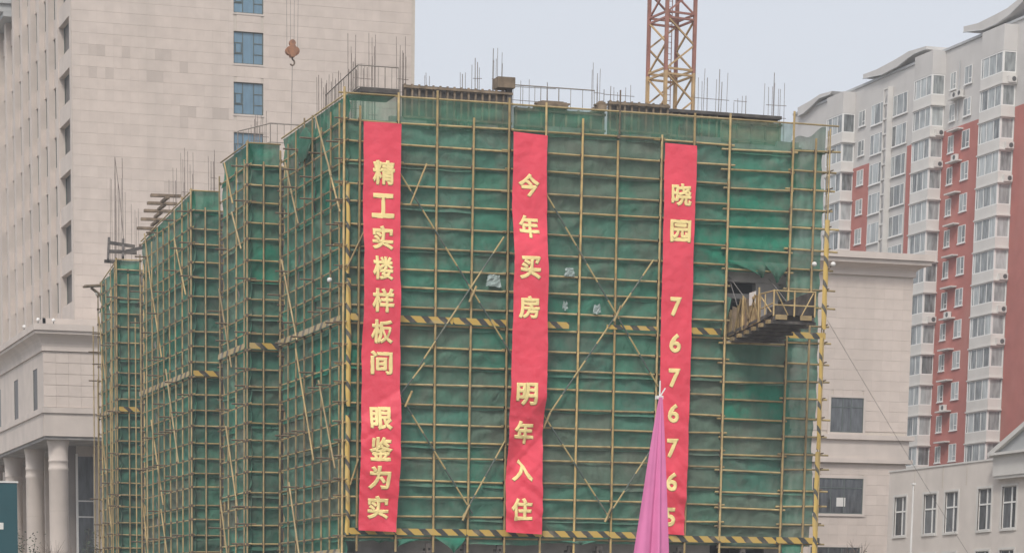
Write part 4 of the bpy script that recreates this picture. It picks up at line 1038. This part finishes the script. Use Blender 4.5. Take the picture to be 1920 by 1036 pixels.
# ------------------------------------------------------------------ small lamps on the scaffold
def site_lamp(x, y, z, label):
    t = thing('site_lamp', label, 'lamp', (x, y, z), 'white lamps clamped to the scaffold')
    part('arm', MB().tube((x, y + .3, z - .1), (x, y, z), .025), 'clamp', t)
    part('lamp_head', MB().lathe(x, y, [(.02, z - .1), (.10, z - .08), (.13, z), (.10, z + .09), (.02, z + .12)], 10), 'white', t, smooth=True)
site_lamp(-.25, 1.38, 17.88, 'white lamp on the side scaffold just left of the near corner')
site_lamp(24.1, -.25, 19.45, 'white lamp at the right scaffold end, left one of the pair')
site_lamp(25.15, -.2, 19.5, 'white lamp sticking out past the right scaffold end, right one of the pair')
site_lamp(-.35, 55.5, 24.0, 'white lamp under the wooden shelf on the farthest scaffold bay')
lf = thing('timber_frame', 'dark crossed timbers resting on top of the farthest scaffold bay', 'timber frame', (.3, 53, 26))
for (p, q) in (((-.5, 51.0, 25.55), (.1, 53.5, 27.3)), ((.5, 51.0, 25.75), (1.0, 53.2, 27.2)), ((-.3, 51.6, 26.2), (1.5, 51.4, 26.15)), ((-.05, 52.6, 26.9), (1.6, 52.4, 26.7)), ((-.7, 51.2, 25.5), (.4, 51.2, 25.5)), ((.9, 52, 26.3), (2.1, 51.9, 26.6))):
    part('timber', MB().bar(p, q, .16, .2), 'conc_dark', lf)
sh = thing('wooden_shelf', 'weathered wooden shelf sticking out left of the farthest scaffold bay', 'shelf', (-.6, 55.5, 24.3))
part('board', MB().bar((-1.25, 55.5, 24.42), (.1, 55.5, 24.55), .7, .12), 'board', sh); part('prop', MB().bar((-.75, 55.5, 24.36), (-.1, 55.5, 23.9), .3, .12), 'board', sh)

# ------------------------------------------------------------------ tower crane behind
cr = thing('tower_crane', 'red lattice tower crane mast rising behind the roof with a yellow lower section', 'crane', (22.7, 14.25, 0))
ang = math.radians(8.4); S = 1.765
ex, ey = Vector((math.cos(ang), math.sin(ang), 0)), Vector((-math.sin(ang), math.cos(ang), 0))
cc = Vector((22.72, 14.25, 0)); crn = [cc + ex * (sx * S / 2) + ey * (sy * S / 2) for sx, sy in ((-1, -1), (1, -1), (1, 1), (-1, 1))]
SEG = 2.85; zs = [31.15 + SEG * k for k in range(-9, 6)]
for c in crn:
    part('mast_leg', MB().bar((c.x, c.y, 0), (c.x, c.y, 31.15), .17, .17), 'crane_yel', cr)
    part('mast_leg', MB().bar((c.x, c.y, 31.15), (c.x, c.y, zs[-1]), .17, .17), 'crane_red', cr)
for z in zs:
    m = 'crane_yel' if z < 31.4 else 'crane_red'
    for i in range(4):
        a, b = crn[i], crn[(i + 1) % 4]
        for dz in (-.14, .14): part('mast_ring_bar', MB().bar((a.x, a.y, z + dz), (b.x, b.y, z + dz), .10, .10), m, cr)
        if z > 20:
            part('diagonal_brace', MB().bar((a.x, a.y, z + .1), (b.x, b.y, z + SEG / 2), .085, .085), m if z > 31 else 'crane_yel', cr)
            part('diagonal_brace', MB().bar((b.x, b.y, z + SEG / 2), (a.x, a.y, z + SEG - .1), .085, .085), m, cr)
    if 20 < z:
        part('diagonal_brace', MB().bar(crn[0] + Vector((0, 0, z)), crn[2] + Vector((0, 0, z)), .07, .07), m, cr)
ld = MB()
for dx in (-.2, .2): ld.tube(cc + ex * dx + ey * .3 + Vector((0, 0, 4)), cc + ex * dx + ey * .3 + Vector((0, 0, 45)), .025, 5)
for k in range(130): ld.tube(cc + ex * -.2 + ey * .3 + Vector((0, 0, 5 + .3 * k)), cc + ex * .2 + ey * .3 + Vector((0, 0, 5 + .3 * k)), .016, 4)
part('ladder', ld, 'crane_red', cr)
# slewing top, cab and jib reaching over the hook (above the picture)
part('slewing_top', MB().box(cc.x - 1.2, cc.x + 1.2, cc.y - 1.2, cc.y + 1.2, 45.4, 47.0), 'crane_red', cr)
hk = Vector((8.39, 38.2, 0)); jd = (hk - cc); jd.z = 0; jl = jd.length; jd.normalize(); js = Vector((-jd.y, jd.x, 0))
jb = MB()
for k in range(18):
    p, q = cc + jd * (k * 2 - 8), cc + jd * (k * 2 - 6)
    for s_ in (-.6, .6):
        jb.bar(p + js * s_ + Vector((0, 0, 47.2)), q + js * s_ + Vector((0, 0, 47.2)), .12, .12)
        jb.bar(p + js * s_ + Vector((0, 0, 47.2)), (p + q) / 2 + Vector((0, 0, 48.4)), .07, .07).bar(q + js * s_ + Vector((0, 0, 47.2)), (p + q) / 2 + Vector((0, 0, 48.4)), .07, .07)
    jb.bar(p + Vector((0, 0, 48.4)) + jd, q + Vector((0, 0, 48.4)) + jd, .12, .12)
part('jib', jb, 'crane_red', cr)
part('trolley', MB().box(hk.x - .6, hk.x + .6, hk.y - .6, hk.y + .6, 46.8, 47.1), 'crane_red', cr)
h = thing('hook_block', 'rusty orange crane hook block hanging on cables before the stone tower', 'crane hook', (8.39, 38.2, 36.4))
for s_ in (-1, 1):
    part('pulley', MB().prism([(8.39 + s_ * .18 + .25 * math.cos(t * math.pi / 9), 38.2 - .16, 36.48 + .25 * math.sin(t * math.pi / 9)) for t in range(18)], (0, .32, 0)), 'hook', h)
part('cheek_plate', MB().prism([(8.24, 38.0, 36.8), (8.54, 38.0, 36.8), (8.70, 38.0, 36.5), (8.50, 38.0, 36.12), (8.28, 38.0, 36.12), (8.08, 38.0, 36.5)], (0, .4, 0)), 'hook', h)
part('top_sheave', MB().prism([(8.39 + .2 * math.cos(t * math.pi / 7), 38.1, 36.95 + .2 * math.sin(t * math.pi / 7)) for t in range(14)], (0, .2, 0)), 'hook', h)
hp = [(8.39 + .14 * math.cos(t), 38.2, 35.82 + .17 * math.sin(t)) for t in [math.pi / 2 - i * .42 for i in range(11)]]
part('hook', MB().path([(8.39, 38.2, 36.1)] + hp, .05, 6), 'clamp', h)
for dx in (-.45, -.15, .15, .45): part('hoist_cable', MB().tube((8.39 + dx * .75, 38.2, 36.7), (8.39 + dx, 38.2, 46.9), .013, 5), 'cable', h)
part('sling', MB().path([(8.39, 38.2, 35.66), (8.36, 38.2, 33.5), (8.30, 38.2, 31.2)], .018, 5), 'cable', h)

# ------------------------------------------------------------------ foreground flag, poles, wires
fl = thing('furled_flag', 'pink cloth flag hanging limp on a thin pole in the foreground', 'flag', (-22.03, -84.9, 0))
part('flagpole', MB().tube((-22.0, -84.88, 0), (-22.0, -84.88, 4.62), .009, 8), 'white', fl)
part('tie', MB().box(-22.05, -21.97, -84.92, -84.85, 4.40, 4.44).bar((-22.0, -84.9, 4.44), (-21.95, -84.93, 4.53), .015, .015), 'white', fl)
def ffn(u, v):
    z = 4.42 - v * 3.2; k = v ** .9
    lx, rx_ = -22.03 - .47 * k, -21.985 + .23 * k
    x = lx + (rx_ - lx) * u
    f_ = (.10 * k) * math.exp(-((u - .66) / .07) ** 2) - (.05 * k) * math.exp(-((u - .52) / .06) ** 2) + (.03 * k) * math.exp(-((u - .2 - .1 * v) / .09) ** 2) + .012 * math.sin(u * 14 + v * 5) * k + .014 * nz3(u * 4, v * 6, 1) * k
    return (x, -84.93 - f_, z)
fm = MB().grid(ffn, 40, 70); part('cloth', fm, 'pink', fl, smooth=True)
single('lamp_post', MB().tube((43.62, 23.4, 0), (43.62, 23.4, 10.6), .09, 8, .05).box(43.5, 43.74, 23.3, 23.5, 10.55, 10.65), 'white', (43.62, 23.4, 0), 'slim white post standing before the low pale building', 'post')
wp = [Vector((25.05, 0, 16.86)).lerp(Vector((58.2, 34.5, 2.0)), t) - Vector((0, 0, .25 * math.sin(math.pi * t))) for t in [i / 14 for i in range(15)]]
single('guy_wire', MB().path(wp, .010, 5), 'cable', (25.05, 0, 16.86), 'thin dark wire slanting from the right scaffold end across the stone annex', 'wire')
hd = thing('site_hoarding', 'dark teal hoarding panel in the lower left corner', 'hoarding', (-11, 40, 0))
for k in range(4): part('panel', MB().box(-8.62 - 2.0 * (k + 1) + .02, -8.62 - 2.0 * k, 40, 40.06, 0, 10.5), 'teal', hd)
part('top_rail', MB().box(-16.7, -8.55, 39.95, 40.1, 10.5, 10.6), 'white', hd)
part('notice', MB().box(-9.75, -9.5, 39.97, 39.995, 7.7, 8.1), 'white', hd)

# ------------------------------------------------------------------ vegetation
def bare_tree(name, label, base, height, n, spread, seed_, thin=1.0):
    rr = random.Random(seed_); t = thing(name, label, 'tree', base)
    trunk, twigs = MB(), MB(); b = Vector(base)
    trunk.tube(b, b + Vector((rr.uniform(-.1, .1), 0, height * .5)), .09 * thin, 7, .06 * thin)
    def grow(p, d, L, r, lev):
        q = p + d * L; (trunk if lev == 0 else twigs).tube(p, q, r, 5, r * .6)
        if lev >= 4: return
        for i in range(rr.randint(2, 3)):
            dd = (d + Vector((rr.uniform(-1, 1), rr.uniform(-1, 1), rr.uniform(-.1, .6))) * spread).normalized()
            grow(p + d * L * rr.uniform(.55, 1), dd, L * rr.uniform(.55, .85), r * .6, lev + 1)
    for i in range(n):
        dd = Vector((rr.uniform(-.5, .5), rr.uniform(-.5, .5), 1)).normalized()
        grow(b + Vector((0, 0, height * rr.uniform(.3, .5))), dd, height * .24, .05 * thin, 1)
    part('trunk', trunk, 'bark', t); part('crown', twigs, 'bark', t)
bare_tree('bare_tree', 'leafless sapling in front of the stone annex windows', (59.3, 60, 0), 9.0, 4, .55, 3)
bare_tree('bare_tree', 'leafless shrubby tree before the nearest stone column', (-1.6, 62, 0), 8.2, 6, .6, 5)
bare_tree('bare_tree', 'leafless shrubby tree before the middle stone columns', (-3.4, 62.5, 0), 7.6, 6, .6, 9)
def shrub(name, label, base, h, r, n, seed_):
    rr = random.Random(seed_); t = thing(name, label, 'shrub', base); lv, st = MB(), MB(); b = Vector(base)
    for i in range(14):
        d = Vector((rr.uniform(-1, 1) * r * .8, rr.uniform(-1, 1) * r * .8, h * rr.uniform(.6, 1.0))); st.tube(b, b + d, .03, 4, .01)
        for k in range(n // 14):
            p = b + d * rr.uniform(.35, 1.02) + Vector((rr.gauss(0, r * .25), rr.gauss(0, r * .25), rr.gauss(0, .15)))
            a = Vector((rr.uniform(-1, 1), rr.uniform(-1, 1), rr.uniform(-.6, .6))).normalized() * rr.uniform(.07, .14); c = a.orthogonal().normalized() * rr.uniform(.04, .07)
            lv.poly([p - a, p + c, p + a, p - c])
    part('stem', st, 'bark', t); part('leaves', lv, 'leaf', t, kind='stuff')
shrub('evergreen_shrub', 'dark leafy shrub beside the teal hoarding', (-5.8, 55, 0), 8.4, 1.2, 1400, 1)
shrub('evergreen_shrub', 'dark pointed shrub between the last column and the scaffold', (1.15, 66, 0), 9.0, .7, 1000, 2)
shrub('evergreen_shrub', 'small green shrub top at the foot of the low pale building', (60.9 - 2.6, 57, 0), 8.1, .6, 700, 4)
